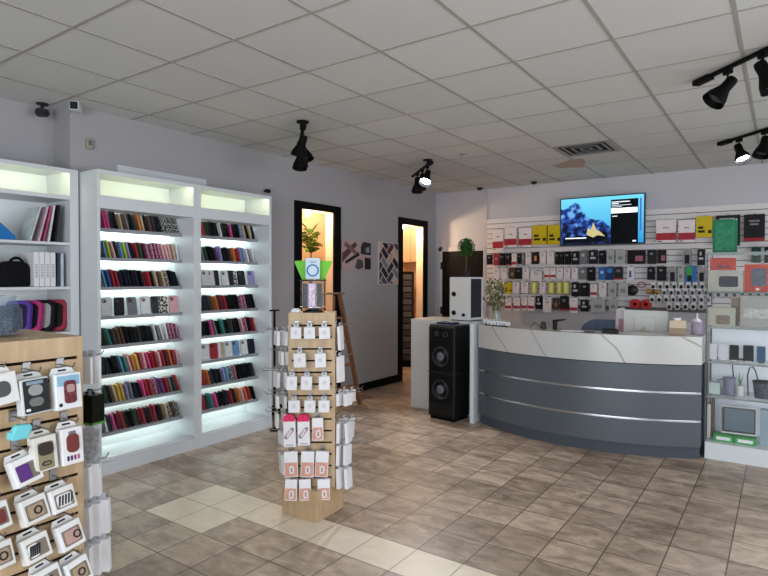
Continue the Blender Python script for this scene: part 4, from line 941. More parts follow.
ROW_D = [(-3.586, -3.47, 1.323, 1.487, 'limegold'), (-3.449, -3.335, 1.321, 1.494, 'yellow'), (-3.32, -3.212, 1.324, 1.495, 'white'), (-3.186, -3.076, 1.33, 1.496, 'white'), (-3.038, -2.939, 1.325, 1.497, 'limegold'), (-2.904, -2.812, 1.327, 1.498, 'white'), (-2.783, -2.682, 1.33, 1.499, 'limegold'), (-2.66, -2.578, 1.332, 1.499, 'limegold'), (-2.57, -2.471, 1.334, 1.5, 'limegold'), (-2.443, -2.376, 1.336, 1.495, 'black'), (-2.444, -2.335, 1.298, 1.493, 'blackwhite'), (-2.323, -2.2, 1.301, 1.487, 'black'), (-2.186, -2.093, 1.296, 1.471, 'whitered'), (-2.07, -1.969, 1.306, 1.496, 'white'), (-1.947, -1.839, 1.302, 1.497, 'clear'), (-1.817, -1.696, 1.305, 1.498, 'clear')]
ROW_E = [(-3.437, -3.333, 1.066, 1.258, 'whitered'), (-3.306, -3.2, 1.067, 1.262, 'whitered'), (-3.18, -3.088, 1.075, 1.268, 'whitered'), (-3.08, -2.977, 1.075, 1.27, 'whitered'), (-2.961, -2.864, 1.102, 1.292, 'blackwhite'), (-2.854, -2.726, 1.059, 1.276, 'white'), (-2.711, -2.62, 1.101, 1.269, 'brown'), (-2.607, -2.487, 1.096, 1.3, 'blackred'), (-2.468, -2.356, 1.064, 1.275, 'whitered'), (-2.321, -2.208, 1.09, 1.252, 'blackwhite'), (-2.175, -1.983, 1.09, 1.274, 'clear'), (-1.938, -1.826, 1.097, 1.274, 'clear')]
ROW_F = [(-1.416, -1.354, 1.41, 1.508, 'ear'), (-1.332, -1.271, 1.411, 1.509, 'ear'), (-1.25, -1.189, 1.413, 1.509, 'ear'), (-1.168, -1.108, 1.414, 1.51, 'ear'), (-1.088, -1.029, 1.415, 1.51, 'ear'), (-1.008, -0.95, 1.416, 1.511, 'ear'), (-0.93, -0.872, 1.417, 1.512, 'ear'), (-0.852, -0.795, 1.418, 1.512, 'ear'), (-0.776, -0.719, 1.42, 1.513, 'ear'), (-1.367, -1.305, 1.333, 1.43, 'ear'), (-1.284, -1.223, 1.335, 1.431, 'ear'), (-1.202, -1.142, 1.336, 1.433, 'ear'), (-1.121, -1.062, 1.338, 1.434, 'ear'), (-1.041, -0.983, 1.34, 1.435, 'ear'), (-0.962, -0.904, 1.341, 1.436, 'ear'), (-0.884, -0.827, 1.343, 1.437, 'ear'), (-0.807, -0.751, 1.344, 1.438, 'ear'), (-1.426, -1.364, 1.24, 1.338, 'ear'), (-1.342, -1.281, 1.242, 1.34, 'ear'), (-1.26, -1.199, 1.245, 1.341, 'ear'), (-1.178, -1.118, 1.247, 1.343, 'ear'), (-1.097, -1.038, 1.249, 1.345, 'ear'), (-1.018, -0.959, 1.251, 1.346, 'ear'), (-0.939, -0.881, 1.254, 1.348, 'ear'), (-0.861, -0.804, 1.256, 1.35, 'ear'), (-0.785, -0.728, 1.258, 1.351, 'ear'), (-1.223, -1.163, 1.156, 1.252, 'ear'), (-1.131, -1.071, 1.159, 1.255, 'ear'), (-1.039, -0.98, 1.162, 1.257, 'ear'), (-0.949, -0.891, 1.165, 1.26, 'ear'), (-0.86, -0.803, 1.168, 1.262, 'ear'), (-0.773, -0.716, 1.171, 1.264, 'ear'), (-0.722, -0.666, 1.433, 1.525, 'ear'), (-0.625, -0.57, 1.434, 1.526, 'ear'), (-0.531, -0.477, 1.435, 1.527, 'ear'), (-0.437, -0.384, 1.437, 1.527, 'ear'), (-0.345, -0.293, 1.438, 1.528, 'ear'), (-0.255, -0.203, 1.439, 1.528, 'ear'), (-0.764, -0.707, 1.321, 1.414, 'ear'), (-0.677, -0.622, 1.322, 1.415, 'ear'), (-0.592, -0.538, 1.324, 1.416, 'ear'), (-0.508, -0.454, 1.326, 1.417, 'ear'), (-0.426, -0.372, 1.328, 1.419, 'ear'), (-0.344, -0.292, 1.33, 1.42, 'ear'), (-0.264, -0.212, 1.332, 1.421, 'ear'), (-0.184, -0.133, 1.334, 1.422, 'ear')]

PROD = {'redlow': ('white box with a red label', 'e0d6d6'), 'yellow': ('yellow box', 'c9b021'), 'blacktext': ('large black box', '1c1c20'), 'blackred': ('black and red pack', '1b1a1d'),
 'black': ('black pack', '17171a'), 'red': ('red pack', '96313b'), 'whitered': ('white pack with a red band', 'ddd2d2'), 'grey': ('grey pack', '6f7074'), 'white': ('white pack', 'd6cdcf'),
 'blackorange': ('black pack with an orange centre', '1d1715'), 'blackwhite': ('black pack with white print', '1a1b1e'), 'clear': ('pale grey clear pack', 'a3a6a4'), 'blackpink': ('black pack with pink print', '1e191c'),
 'greyblack': ('grey pack with a black gadget', '8d8f90'), 'greenblack': ('dark green pack', '183a30'), 'brown': ('brown pack', '4a3a33'), 'blue': ('bright blue pack', '2d62a6'), 'navyblue': ('navy and blue pack', '263a66'),
 'purplephone': ('white pack with a purple phone picture', 'cfcdd2'), 'greenblue': ('green and blue pack', '2b6ab0'), 'limegold': ('pale lime yellow pack', 'b3ae4e'), 'ear': ('tiny white earphone card', 'c9c9cc')}
DET = {'redlow': [('red_label', 'a52f3c', .0, 1, .10, .42), ('grey_print', '9d8a8c', .35, .65, .62, .68), ('dark_print', '5f4a4c', .08, .3, .03, .07)],
 'yellow': [('black_print', '2c2a1c', .12, .45, .40, .52), ('black_print', '2c2a1c', .12, .55, .22, .33), ('black_print', '2c2a1c', .75, .97, .18, .34)],
 'blacktext': [('white_print', '8d8f94', .15, .8, .86, .91)], 'blackred': [('red_base', '9a2a35', 0, 1, .0, .12), ('white_print', '8d8588', .25, .75, .72, .78), ('white_print', '8d8588', .3, .7, .6, .66)],
 'whitered': [('red_band', 'a33744', 0, 1, .16, .38), ('grey_print', '8b7a7e', .3, .7, .78, .84)], 'white': [('grey_print', 'a3989c', .3, .7, .62, .74), ('red_print', '9c5a62', .3, .6, .84, .9)],
 'blackorange': [('orange_panel', 'c78a4a', .35, .7, .25, .7)], 'blackwhite': [('white_print', 'a9adb2', .2, .8, .35, .5), ('white_print', 'a9adb2', .3, .55, .62, .85)], 'blackpink': [('pink_print', 'a05f72', .45, .9, .2, .6)],
 'greyblack': [('black_gadget', '1b1b1e', .2, .8, .08, .68)], 'greenblack': [('pale_print', '7fa68f', .25, .75, .45, .7)], 'black': [('white_print', '9a9ca2', .3, .6, .68, .78)],
 'clear': [('grey_print', '74777a', .25, .75, .3, .55)], 'brown': [('gold_print', '8a744e', .3, .7, .3, .6)], 'purplephone': [('purple_phone', '65507c', .25, .6, .2, .7)],
 'greenblue': [('green_panel', '3f9a4a', .05, .6, .45, .95), ('black_gadget', '15181c', .15, .55, .1, .45)], 'blue': [('white_print', 'b9c6d8', .3, .7, .5, .7)], 'navyblue': [('blue_panel', '3d7ac0', .1, .9, .55, .9)],
 'limegold': [('pale_panel', 'd9d6a0', .3, .75, .1, .9)], 'red': [('white_print', 'c9a3a6', .3, .7, .5, .62)], 'grey': [('white_print', 'b3b5b8', .3, .7, .55, .75)], 'yellow2': []}
nhook = 0
rp = random.Random(21)
def product(row, rowname, i, x0, x1, z0, z1, kind, ordn, tot, Y):
    global nhook
    cx = (x0+x1)/2; w_ = x1-x0; h_ = z1-z0; d_ = {'A': .055, 'F': .02}.get(row, .035)
    desc, c = PROD[kind]
    if kind == 'ear': lab = '%s %s from left, %s' % (ORD[ordn], desc, rowname)
    else: lab = ('only %s in %s' % (desc, rowname)) if tot == 1 else ('%s %s from left, %s' % (ORD[ordn], desc, rowname))
    nm = 'earphone_card' if kind == 'ear' else 'product_box'
    t = MB().box(-w_/2+.003, w_/2-.003, -d_/2, d_/2, 0, h_).build(nm, mat('pk_'+c, c, .4, var=.06, vscale=12), loc=(cx, Y, z0), rot=(0, 0, R(rp.uniform(-4, 4))))
    t['label'] = lab; t['category'] = 'earphone card' if kind == 'ear' else 'product pack'; t['group'] = 'packs in '+rowname
    F = -d_/2
    if kind == 'ear':
        MB().prism(rrect(w_*.62, h_*.5, w_*.25, 3, 0, h_*.36), F-.004, F).build('earphone_pouch', mat('pouch_black', '1a1a1e', .3), t)
    else:
        for (n_, c2, a, b, e, f_) in DET.get(kind, []):
            MB().box(-w_/2+.003+(w_-.006)*a, -w_/2+.003+(w_-.006)*b, F-.0015, F, h_*e, h_*f_).build(n_, mat('pr_'+c2, c2, .45, var=.2, vscale=80), t)
    if nhook < 98:
        nhook += 1; g = MB(); g.M = T(-SX0, -YB, 0)
        g.box(cx-.012, cx+.012, SWY-.004, SWY, z1-.012, z1+.018); g.tube([(cx, SWY, z1+.006), (cx, Y-d_/2-.03, z1+.006), (cx, Y-d_/2-.036, z1+.014)], .0022, 5)
        g.build('hook', M_STEEL, t_slat)
    return t
RN = {'A': 'the top row of the slatwall', 'B': 'the second row of the slatwall', 'C': 'the third row of the slatwall', 'D': 'the fourth row of the slatwall', 'E': 'the fifth row of the slatwall'}
for rk, row in (('A', ROW_A), ('B', ROW_B), ('C', ROW_C), ('D', ROW_D), ('E', ROW_E)):
    cnt = {}; tot = {}
    for q in row: tot[q[4]] = tot.get(q[4], 0)+1
    for i, (x0, x1, z0, z1, kd) in enumerate(row):
        product(rk, RN[rk], i, x0, x1, z0, z1, kd, cnt.get(kd, 0), tot[kd], 8.12 if rk != 'A' else 8.13); cnt[kd] = cnt.get(kd, 0)+1
er = {}
for q in ROW_F: er.setdefault((round(q[3], 2) if q[0] < -.75 else round(q[3], 2)+10), []).append(q)
nm_ = 0
for key in sorted(er, reverse=True):
    side = 'behind the glass case' if key > 10 else 'right of the red rolls'
    lv = [k for k in sorted(er, reverse=True) if (k > 10) == (key > 10)].index(key)
    for i, (x0, x1, z0, z1, kd) in enumerate(sorted(er[key])):
        product('F', '%s row of cards %s' % (ORD[lv], side), i, x0, x1, z0, z1, kd, i, 99, 8.10)
# red rolls, gold tin, black round pack, pink ring
for i, x in enumerate((-1.61, -1.475)):
    t = thing('red_roll', '%s of the two red rolls hanging low on the slatwall behind the monitor' % ('left' if i == 0 else 'right'), 'roll', (x, 8.14, 1.215), rot=(R(90), 0, 0))
    MB().lathe([(.025, -.03), (.062, -.03), (.065, -.025), (.065, .025), (.062, .03), (.025, .03), (.025, -.03)], 28).build('roll', mat('bright_red', 'b8322f', .4), t, smooth=True)
    MB().lathe([(.024, -.02), (.024, .028), (.016, .028), (.016, -.02)], 20).build('core', mat('dark_red_core', '5a1512'), t, smooth=True)
o = MB().tube([(-1.46, 8.11, 1.385), (-1.31, 8.11, 1.385)], .035, 20).build('gold_tin', mat('gold_tin', 'a98a45', .3, .4), smooth=True); MB().tube([(-1.40, 8.11, 1.385), (-1.36, 8.11, 1.385)], .036, 20).build('label_band', mat('brown_label', '5d4630'), o)
tag(o, 'gold cylinder tin lying sideways on the slatwall right of the round black pack', 'tin')
o = MB().lathe([(.07, 0), (.07, .04), (.05, .05), (.001, .05)], 24, M=T(-1.65, 8.17, 1.395) @ Rx(R(90))).build('round_case', M_BLKPL, smooth=True); tag(o, 'round black case hanging on the slatwall left of the gold tin', 'case')
o = MB().tube([(-1.53+.05*math.cos(R(a)), 8.12, 1.47+.035*math.sin(R(a))) for a in range(0, 361, 24)], .008, 6, cap=False).build('pink_cable', mat('dusky_pink', '9c5a68', .5), smooth=True); tag(o, 'loop of dusky pink cable above the gold tin', 'cable')

# ---------------------------------------------------------------- television
tw, th_ = 1.115, .665
t = thing('television', 'large wall television showing a blue underwater reef and a dark text menu', 'television', (-2.05, 8.11, 2.345))
MB().box(-tw/2, tw/2, -.02, .025, -th_/2, th_/2).build('housing', M_BLKPL, t, bevel=.004)
MB().box(-.2, .2, .025, .10, -.15, .15).build('wall_mount', M_DKGREY, t)
def screen_mat():
    m, nt, b = nodes_mat('reef_screen', .2, .5); L = nt.links.new; N = nt.nodes.new
    tc = N('ShaderNodeTexCoord'); sp = N('ShaderNodeSeparateXYZ'); L(tc.outputs['Object'], sp.inputs[0])
    n1 = N('ShaderNodeTexNoise'); n1.inputs['Scale'].default_value = 5; n1.inputs['Detail'].default_value = 6; L(tc.outputs['Object'], n1.inputs['Vector'])
    n2 = N('ShaderNodeTexNoise'); n2.inputs['Scale'].default_value = 14; n2.inputs['Detail'].default_value = 6; L(tc.outputs['Object'], n2.inputs['Vector'])
    def math_(op, a, b_=0, c=None):
        q = N('ShaderNodeMath'); q.operation = op
        for i, v in enumerate((a, b_, c)):
            if v is None: continue
            if isinstance(v, (int, float)): q.inputs[i].default_value = v
            else: L(v, q.inputs[i])
        return q.outputs[0]
    X, Z = sp.outputs[0], sp.outputs[2]
    # reef ridge: falls from upper left to lower right
    ridge = math_('MULTIPLY_ADD', math_('ABSOLUTE', math_('ADD', X, .36), 0), -.75, .20)
    h1 = math_('MULTIPLY_ADD', n1.outputs['Fac'], .55, math_('SUBTRACT', ridge, .22))
    d = math_('SUBTRACT', h1, Z)
    mask = N('ShaderNodeMapRange'); mask.inputs[1].default_value = -.005; mask.inputs[2].default_value = .02; L(d, mask.inputs[0])
    sea = N('ShaderNodeValToRGB'); e = sea.color_ramp.elements; e[0].position = 0; e[0].color = lin('1f8fd0')+(1,); e[1].position = 1; e[1].color = lin('70d2ee')+(1,)
    L(math_('MULTIPLY_ADD', Z, 1.6, .5), sea.inputs['Fac'])
    rock = N('ShaderNodeValToRGB'); e = rock.color_ramp.elements; e[0].position = .36; e[0].color = lin('060d20')+(1,); e[1].position = .66; e[1].color = lin('6aa6e0')+(1,)
    k = e.new(.52); k.color = lin('1d3f96')+(1,)
    L(math_('MULTIPLY_ADD', Z, .28, n2.outputs['Fac']), rock.inputs['Fac'])
    mx = N('ShaderNodeMix'); mx.data_type = 'RGBA'; L(mask.outputs[0], mx.inputs[0]); L(sea.outputs['Color'], mx.inputs[6]); L(rock.outputs['Color'], mx.inputs[7])
    b.inputs['Base Color'].default_value = (0, 0, 0, 1); L(mx.outputs[2], b.inputs['Emission Color']); b.inputs['Emission Strength'].default_value = .75
    return m
sc = MB().box(-tw/2+.014, tw/2-.014, -.0215, -.02, -th_/2+.016, th_/2-.014).build('screen', screen_mat(), t)
def E(name, c, s): return mat(name, c, .3, emit=s)
g = MB().prism([(-tw/2+.04, -.30), (-.02, -.30), (.09, -.24), (.09, -.17), (-.02, -.15), (-.16, -.21), (-.34, -.2), (-.5, -.24)], -.0225, -.0215); g.build('seabed', E('scr_dark', '0a1018', .3), sc)
g = MB().prism([(-.19, -.19), (-.17, -.09), (-.13, -.13), (-.10, -.02), (-.06, -.12), (.0, -.16), (.06, -.22), (-.04, -.2), (-.10, -.23)], -.0232, -.0225); g.build('coral', E('scr_coral', 'b3a878', .6), sc)
MB().box(.13, .475, -.0235, -.0215, -.318, .268).build('menu_panel', E('scr_panel', '05070c', .4), sc)
MB().box(.495, .515, -.0235, -.0215, -.16, .27).build('menu_scroll_strip', E('scr_strip', '35549a', .8), sc)
MB().box(.135, .465, -.0245, -.0235, .085, .150).build('highlighted_row', E('scr_white', 'e6f4ff', 1.1), sc)
g = MB()
for (a, b_, z, h_) in ((.14, .37, .235, .014), (.14, .23, .212, .013), (.14, .39, .190, .007), (.14, .27, .170, .007), (.15, .215, .045, .012)): g.box(a, b_, -.0245, -.0235, z-h_/2, z+h_/2)
g.build('menu_text_lines', E('scr_text', 'c3cbd2', .8), sc)
MB().box(-.48, -.19, -.0245, -.0225, -.240, -.226).build('caption_line', E('scr_caption', 'd8dee2', .9), sc)
MB().box(.41, .45, -.0245, -.0235, -.30, -.285).build('corner_mark', E('scr_white', 'e6f4ff', 1.1), sc)

# ---------------------------------------------------------------- things on and behind the counter
CT = 1.0605
t = thing('card_reader', 'small black card reader with a cable on the counter, centre left', 'card reader', (-1.93, 5.5, CT), R(10))
MB().prism([(-.03, 0), (.03, 0), (.02, .06), (-.01, .075), (-.025, .05)], -.022, .022, 'y').build('body', M_BLKPL, t, bevel=.004)
MB().tube([(-.03, 0, .012), (-.06, 0, .05), (-.085, 0, .06), (-.11, 0, .03), (-.12, 0, .004)], .003, 6).build('cable', M_BLKPL, t, smooth=True)
t = thing('price_scanner', 'black angled scanner on a stand on the counter, right of the card reader', 'scanner', (-1.80, 5.46, CT), R(-5))
MB().box(-.016, .016, -.02, .02, 0, .085).build('stand', M_BLKPL, t, bevel=.003)
MB().prism([(-.02, .07), (.10, .095), (.105, .108), (-.02, .095)], -.018, .018).build('head', M_BLKPL, t, bevel=.003)
o = MB().box(-.10, .10, -.05, .05, 0, .004).build('paper_sheet', mat('bright_paper', 'e8e9ee', .5), loc=(-1.62, 5.42, CT), rot=(0, 0, R(6))); tag(o, 'white paper sheet lying flat on the middle of the counter', 'paper')
o = MB().box(-.045, .045, -.03, .03, 0, .006).build('phone', mat('dark_phone', '3a3230', .3), loc=(-1.46, 5.40, CT), rot=(0, 0, R(20)), bevel=.002); tag(o, 'small dark phone lying on the middle of the counter', 'phone')
t = thing('office_chair', 'blue-grey rounded office chair back showing over the counter', 'chair', (-1.66, 6.85, 0), R(8))
MB().prism(rrect(.58, .56, .18, 6, 0, .80), -.03, .03).build('backrest', mat('blue_grey_fabric', '5d6b80', .8, var=.15), t, bevel=.02)
MB().prism(rrect(.48, .46, .1, 5, 0, -.2), .44, .50, 'z').build('seat', mat('blue_grey_fabric', '5d6b80'), t, bevel=.015)
MB().box(-.03, .03, .03, .05, .42, .7).build('back_bracket', M_BLKPL, t); MB().tube([(0, -.2, .08), (0, -.2, .44)], .028, 12).build('gas_column', M_BLKPL, t)
g = MB()
for k in range(5): g.tube([(0, -.2, .09), (.27*math.cos(k*1.2566), -.2+.27*math.sin(k*1.2566), .06)], .018, 8)
g.build('star_base', M_BLKPL, t)
for k in range(5): MB().tube([(.27*math.cos(k*1.2566)-.02, -.2+.27*math.sin(k*1.2566), .028), (.27*math.cos(k*1.2566)+.02, -.2+.27*math.sin(k*1.2566), .028)], .028, 12).build('caster', M_BLKPL, t)
t = thing('monitor', 'white monitor seen from behind, standing on the desk behind the counter', 'monitor', (-1.13, 6.2, .8305), R(-6))
MB().box(-.21, .21, -.012, .02, .14, .405).build('screen_housing', mat('white_monitor', 'd9dad6', .4), t, bevel=.006); MB().box(-.10, .10, -.03, -.012, .2, .34).build('rear_bulge', mat('white_monitor', 'd9dad6'), t, bevel=.008)
MB().prism([(-.035, 0), (.045, 0), (.02, .2), (-.01, .25), (-.03, .2)], -.045, -.03).build('stand', mat('beige_stand', 'c7bda8', .5), t, bevel=.003); MB().box(-.10, .10, -.10, .08, 0, .012).build('foot', mat('beige_stand', 'c7bda8'), t, bevel=.003)
t = thing('label_printer', 'white boxy device on the desk at the right of the monitor', 'printer', (-.78, 6.15, .8305))
MB().box(-.11, .11, -.1, .1, 0, .30).build('body', mat('pale_blue_white', 'ccd2dc', .4), t, bevel=.01); MB().box(-.08, .08, -.102, -.1, .2, .21).build('paper_slot', M_DKGREY, t)
o = MB().prism([(-.06, 0), (.06, 0), (.055, .36), (.02, .42), (-.05, .40)], -.04, .04).build('paper_bag', mat('white_bag', 'cfcad0', .6, var=.15), loc=(-1.40, 6.40, .8305), bevel=.012); tag(o, 'crumpled white bag on the desk left of the monitor', 'bag')
MB().box(-.02, .03, -.0405, -.04, .15, .3).build('pink_mark', mat('pink_mark', 'b58a94'), o)
t = thing('tissue_box', 'beige box with a white top at the right end of the counter', 'box', (-.76, 5.63, CT), R(6))
MB().box(-.068, .068, -.05, .05, 0, .06).build('lower_part', mat('tan_card', '94836f', .6), t, bevel=.003); MB().box(-.065, .065, -.048, .048, .06, .125).build('upper_part', mat('beige_card', 'c4b39a', .6), t, bevel=.003)
MB().prism([(-.02, .125), (.02, .125), (.03, .15), (-.03, .145)], -.006, .006).build('tissue', M_PAPER, t)
t = thing('candle_jar', 'small mauve jar with a pale pointed top at the counter end by the glass case', 'jar', (-.625, 5.78, CT))
MB().lathe([(.001, 0), (.045, 0), (.049, .01), (.049, .10), (.042, .112), (.001, .112)], 24).build('jar_body', mat('mauve', '9d93a4', .35), t, smooth=True)
MB().lathe([(.04, .112), (.036, .125), (.012, .14), (.004, .19), (.001, .19)], 20).build('lid', mat('pale_lid', 'cfccd6', .3), t, smooth=True)
o = MB().box(-.07, .07, -.035, .035, 0, .03).build('stapler', M_DKGREY, loc=(-1.28, 5.42, CT), rot=(0, 0, R(4)), bevel=.008); MB().box(-.065, .06, -.02, .02, .03, .042).build('top_arm', M_BLKPL, o, bevel=.004)
tag(o, 'dark stapler lying on the counter in front of the monitor', 'stapler')

# ---------------------------------------------------------------- glass display case at the right
GX0, GX1, GY0, GY1 = -.545, .75, 5.65, 6.08
t = thing('glass_display_case', 'glass display case with metal posts and a white base at the right edge', 'display case', (.1, 5.86, 0))
def mg(): q = MB(); q.M = T(-.1, -5.86, 0); return q
M_CG = glass('case_glass', 'dfe9ea', .025, .02); M_SG = glass('shelf_glass', 'a9bdb8', .22)
mg().box(GX0+.005, GX1, GY0-.02, GY1, 0, .145).build('base', M_WHITE, t, bevel=.003)
for x in (GX0, GX1-.015):
    for y in (GY0, GY1-.015): mg().box(x, x+.010, y, y+.010, .145, 1.79).build('post', mat('dark_post_metal', '5c6062', .5, .3), t)
for z in (.54, .84, 1.14, 1.445): 
    s = mg().box(GX0+.012, GX1-.015, GY0+.01, GY1-.01, z-.008, z).build('glass_shelf', M_SG, t); mg().box(GX0+.012, GX1-.015, GY0+.004, GY0+.010, z-.012, z+.002).build('shelf_rail', mat('pale_metal', '7f8585', .45, .2), s)
mg().box(GX0, GX1, GY0, GY1, 1.768, 1.778).build('glass_top', M_SG, t); mg().box(GX0, GX1, GY0-.004, GY0+.004, 1.758, 1.782).build('top_rail', mat('pale_metal', '9aa0a0'), t)
mg().box(GX0+.012, GX1-.015, GY1-.010, GY1-.001, .15, 1.13).build('back_panel', mat('pale_back_panel', 'e6eaf0', .5), t)
mg().box(GX0+.012, GX1-.015, GY0, GY0+.004, .145, 1.76).build('front_glass', M_CG, t)
mg().box(GX0+.002, GX0+.006, GY0+.012, GY1-.015, .145, 1.76).build('side_glass', M_CG, t)
def gx(px): return -.526+(px-711)*.00747
def gz(py): return 1.731-(py-259)*.00887
def gbox(name, label, cat, px0, px1, z0, h_, c, d_=.08, y=5.85, rz=0, parts=(), rough=.45):
    w_ = gx(px1)-gx(px0); o = MB().box(-w_/2, w_/2, -d_/2, d_/2, 0, h_).build(name, mat('g_'+c, c, rough, var=.06, vscale=8), loc=((gx(px0)+gx(px1))/2, y, z0+.0006), rot=(0, 0, R(rz)), bevel=.002)
    for (n_, c2, a, b, e, f_) in parts: MB().prism(rrect(w_*(b-a), h_*(f_-e), min(w_*(b-a), h_*(f_-e))*.15, 3, -w_/2+w_*(a+b)/2, h_*(e+f_)/2), -d_/2-.003, -d_/2).build(n_, mat('gp_'+c2, c2, .35, var=.25, vscale=30), o)
    return tag(o, label, cat)
gbox('green_sheet', 'tall green sheet-like pack standing on top of the glass case', 'pack', 712, 737, 1.778, .30, '1f6b4a', .02, parts=(('paler_patch', '267553', .1, .9, .08, .92),))
gbox('tablet_box', 'white box pictured with a dark tablet on the top shelf of the glass case', 'box', 709, 744, 1.445, .185, 'a5a298', .12, y=5.80, parts=(('tablet_picture', '24242e', .32, .86, .22, .72),))
gbox('red_box', 'orange-red box lying on the tablet box inside the glass case', 'box', 711, 736, 1.632, .105, 'b03a2e', .12, y=5.80, parts=(('dark_print', '6e3a38', .25, .8, .15, .4),))
gbox('red_tablet_box', 'orange-red box pictured with a grey tablet at the right of the case top shelf', 'box', 745.5, 768, 1.445, .235, 'b5432f', .1, y=5.82, rz=-6, parts=(('grey_tablet_picture', '565c68', .3, .95, .2, .85), ('white_mark', 'd8d4d0', .5, .65, .06, .14)))
gbox('beige_box', 'beige box with a brown picture on the second shelf of the glass case', 'box', 709, 737, 1.14, .165, 'a7a697', .12, y=5.82, parts=(('brown_picture', '77695a', .3, .8, .12, .6),))
gbox('brown_box', 'tan box standing behind the grey box on the second case shelf', 'box', 731, 741, 1.14, .25, '9a8772', .1, y=5.95)
gbox('grey_box', 'large greyish box at the right of the second shelf of the glass case', 'box', 741.5, 775, 1.14, .275, '96958f', .14, y=5.80, parts=(('paler_print', 'aaa9a4', .1, .95, .3, .6),))
for i, (a, b, c, lab, h_) in enumerate([(711, 718.5, 'd4d4d6', 'white phone leftmost on the phone shelf of the glass case', .135), (720, 730, 'cfd0d4', 'white and grey phone second on the phone shelf of the glass case', .135),
        (731, 740.5, '131316', 'black phone left of centre on the phone shelf of the glass case', .135), (744.5, 755, '16161a', 'black phone right of centre on the phone shelf of the glass case', .14), (757.5, 766.5, '9ca3ab', 'silver phone with a blue screen on the phone shelf of the glass case', .14)]):
    w_ = gx(b)-gx(a); t = thing('phone', lab, 'phone', ((gx(a)+gx(b))/2, 5.80, .8425), rot=(R(-12), 0, R(4)))
    MB().prism(rrect(w_, h_, .01, 4, 0, h_/2+.004), -.005, .005).build('body', mat('ph_'+c, c, .25), t)
    sm = {'9ca3ab': mat('blue_screen', '33506e', .1), '131316': mat('phone_screen', '08080b', .08), '16161a': mat('phone_screen', '08080b', .08)}.get(c, mat('pale_back', 'c4c4c8', .2))
    MB().prism(rrect(w_-.008, h_-.010, .007, 4, 0, h_/2+.004), -.0058, -.005).build('face', sm, t)
    MB().box(-w_*.3, w_*.3, -.02, .02, -.001, .006).build('stand', M_PAPER if i < 4 else M_DKGREY, t)
for i, x in enumerate((719.5, 742)):
    o = MB().box(-.04, .04, -.018, .018, 0, .012).build('phone_plinth', M_DKGREY, loc=(gx(x)-.0+(.03 if i else -.03)*0, 5.93, .8405)); tag(o, '%s small dark plinth at the back of the phone shelf' % ('left' if i == 0 else 'right'), 'plinth')
t = thing('drinking_cup', 'greyish lilac cup on the lower middle shelf of the glass case', 'cup', (gx(731), 5.83, .5406))
MB().lathe([(.001, 0), (.038, 0), (.05, .15), (.046, .15), (.036, .008), (.001, .008)], 24).build('cup_body', mat('lilac_grey', '787a8e', .4), t, smooth=True)
MB().tube([(-.046, 0, .13), (-.085, 0, .12), (-.08, 0, .07), (-.043, 0, .05)], .008, 8).build('handle', mat('lilac_grey', '787a8e'), t, smooth=True)
t = thing('succulent_plant', 'small spiky green plant in a pale cup inside the glass case', 'potted plant', (gx(742), 5.84, .5406))
MB().lathe([(.001, 0), (.03, 0), (.036, .09), (.03, .09), (.001, .08)], 18).build('pot', mat('pale_pot', 'c8cac6', .4), t, smooth=True)
g = MB()
for k in range(14):
    a = k*.9; l_ = .04+.035*((k*7) % 5)/5; g.add([(.008*math.cos(a+1.57), .008*math.sin(a+1.57), .08), (-.008*math.cos(a+1.57), -.008*math.sin(a+1.57), .08), (l_*.9*math.cos(a)*.6, l_*.9*math.sin(a)*.6, .10+l_*1.6), (.004, .004, .085)], [(0, 1, 2), (1, 3, 2), (3, 0, 2)])
g.build('leaves', mat('succulent_green', '5a8a55', .5), t)
t = thing('mesh_basket', 'dark patterned basket at the right on the lower middle shelf of the glass case', 'basket', (gx(764), 5.83, .5406))
MB().lathe([(.001, 0), (.06, 0), (.075, .14), (.072, .14), (.057, .006), (.001, .006)], 26).build('basket_body', mat('basket_grey', '454b56', .5, var=.6, vscale=70), t, smooth=True)
MB().lathe([(.078, .132), (.078, .144), (.070, .144), (.070, .132), (.078, .132)], 26).build('rim', M_DKGREY, t, smooth=True)
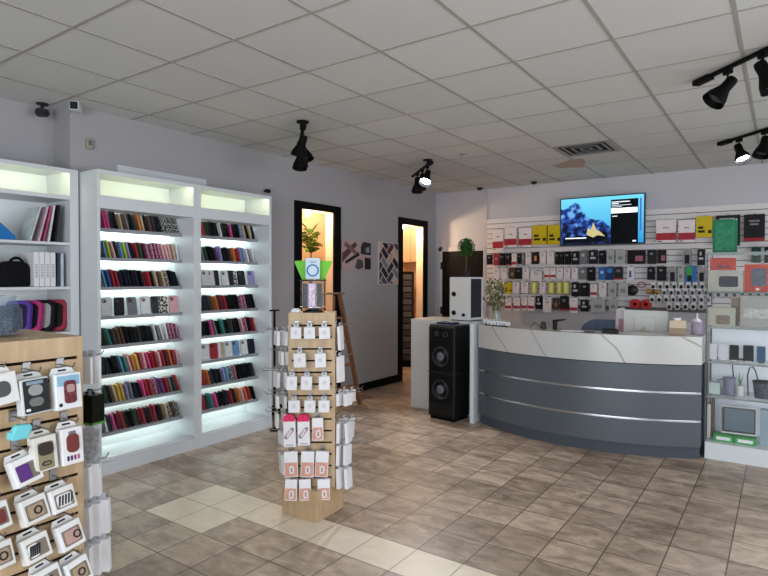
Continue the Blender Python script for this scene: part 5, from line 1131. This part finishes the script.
o = MB().tube([(gx(750), 5.84, .545), (gx(749), 5.84, .72), (gx(751), 5.84, .79), (gx(754), 5.84, .80), (gx(757), 5.84, .76), (gx(759), 5.845, .69)], .005, 8).build('black_cable', M_BLKPL, smooth=True); tag(o, 'looped black cable standing up between the plant and the basket', 'cable')
o = MB().tube([(gx(736), 5.92, .543), (gx(733), 5.92, .82)], .005, 8).build('dark_stylus', M_DKGREY, smooth=True); tag(o, 'dark thin rod leaning up behind the lilac cup', 'rod')
gbox('clear_box', 'pale green translucent box left of the lilac cup in the glass case', 'box', 711, 722, .54, .10, 'b4c4bc', .1, y=5.83)
t = thing('tablet', 'boxed tablet with a grey-blue screen on green boxes, bottom of the glass case', 'tablet', (gx(741), 5.80, .209), rot=(R(-6), 0, R(4)))
MB().box(-.13, .13, -.02, .02, 0, .235).build('white_box', M_PAPER, t, bevel=.003)
MB().prism(rrect(.25, .215, .008, 3, .0, .12), -.028, -.02).build('bezel', M_BLKPL, t); MB().prism(rrect(.215, .185, .003, 2, .005, .122), -.029, -.028).build('screen', mat('tablet_screen', '4b5b66', .12), t)
for i, (a, b) in enumerate(((717, 737), (738, 759))):
    w_ = gx(b)-gx(a); o = MB().box(-w_/2, w_/2, -.06, .06, 0, .058).build('green_box', mat('green_carton', '3a9448', .45), loc=((gx(a)+gx(b))/2, 5.77, .1456), bevel=.002)
    MB().box(-w_*.35, w_*.35, -.0615, -.06, .015, .042).build('white_label', M_PAPER, o); tag(o, '%s flat green box with a white label at the bottom of the glass case' % ('left' if i == 0 else 'right'), 'box')
gbox('upright_brown_pack', 'slim brown upright pack at the left bottom of the glass case', 'pack', 713.5, 716, .145, .34, '5a4c42', .1, y=5.86)
gbox('upright_white_pack', 'slim white upright pack at the left bottom of the glass case', 'pack', 709.5, 713, .145, .30, 'c3bdb8', .1, y=5.82)
gbox('white_carton', 'long white carton lying on the tablet box in the glass case', 'box', 718, 736, .4695, .05, 'c9cace', .05, y=5.92)
gbox('pale_pack', 'pale translucent pack at the right bottom of the glass case', 'pack', 762, 775, .145, .30, '8f9ca6', .08, y=5.83)
gbox('dark_pack', 'dark pack at the far right on the third wall row behind the case', 'pack', 768, 776, 1.445, .2, '24303a', .06, y=5.86)
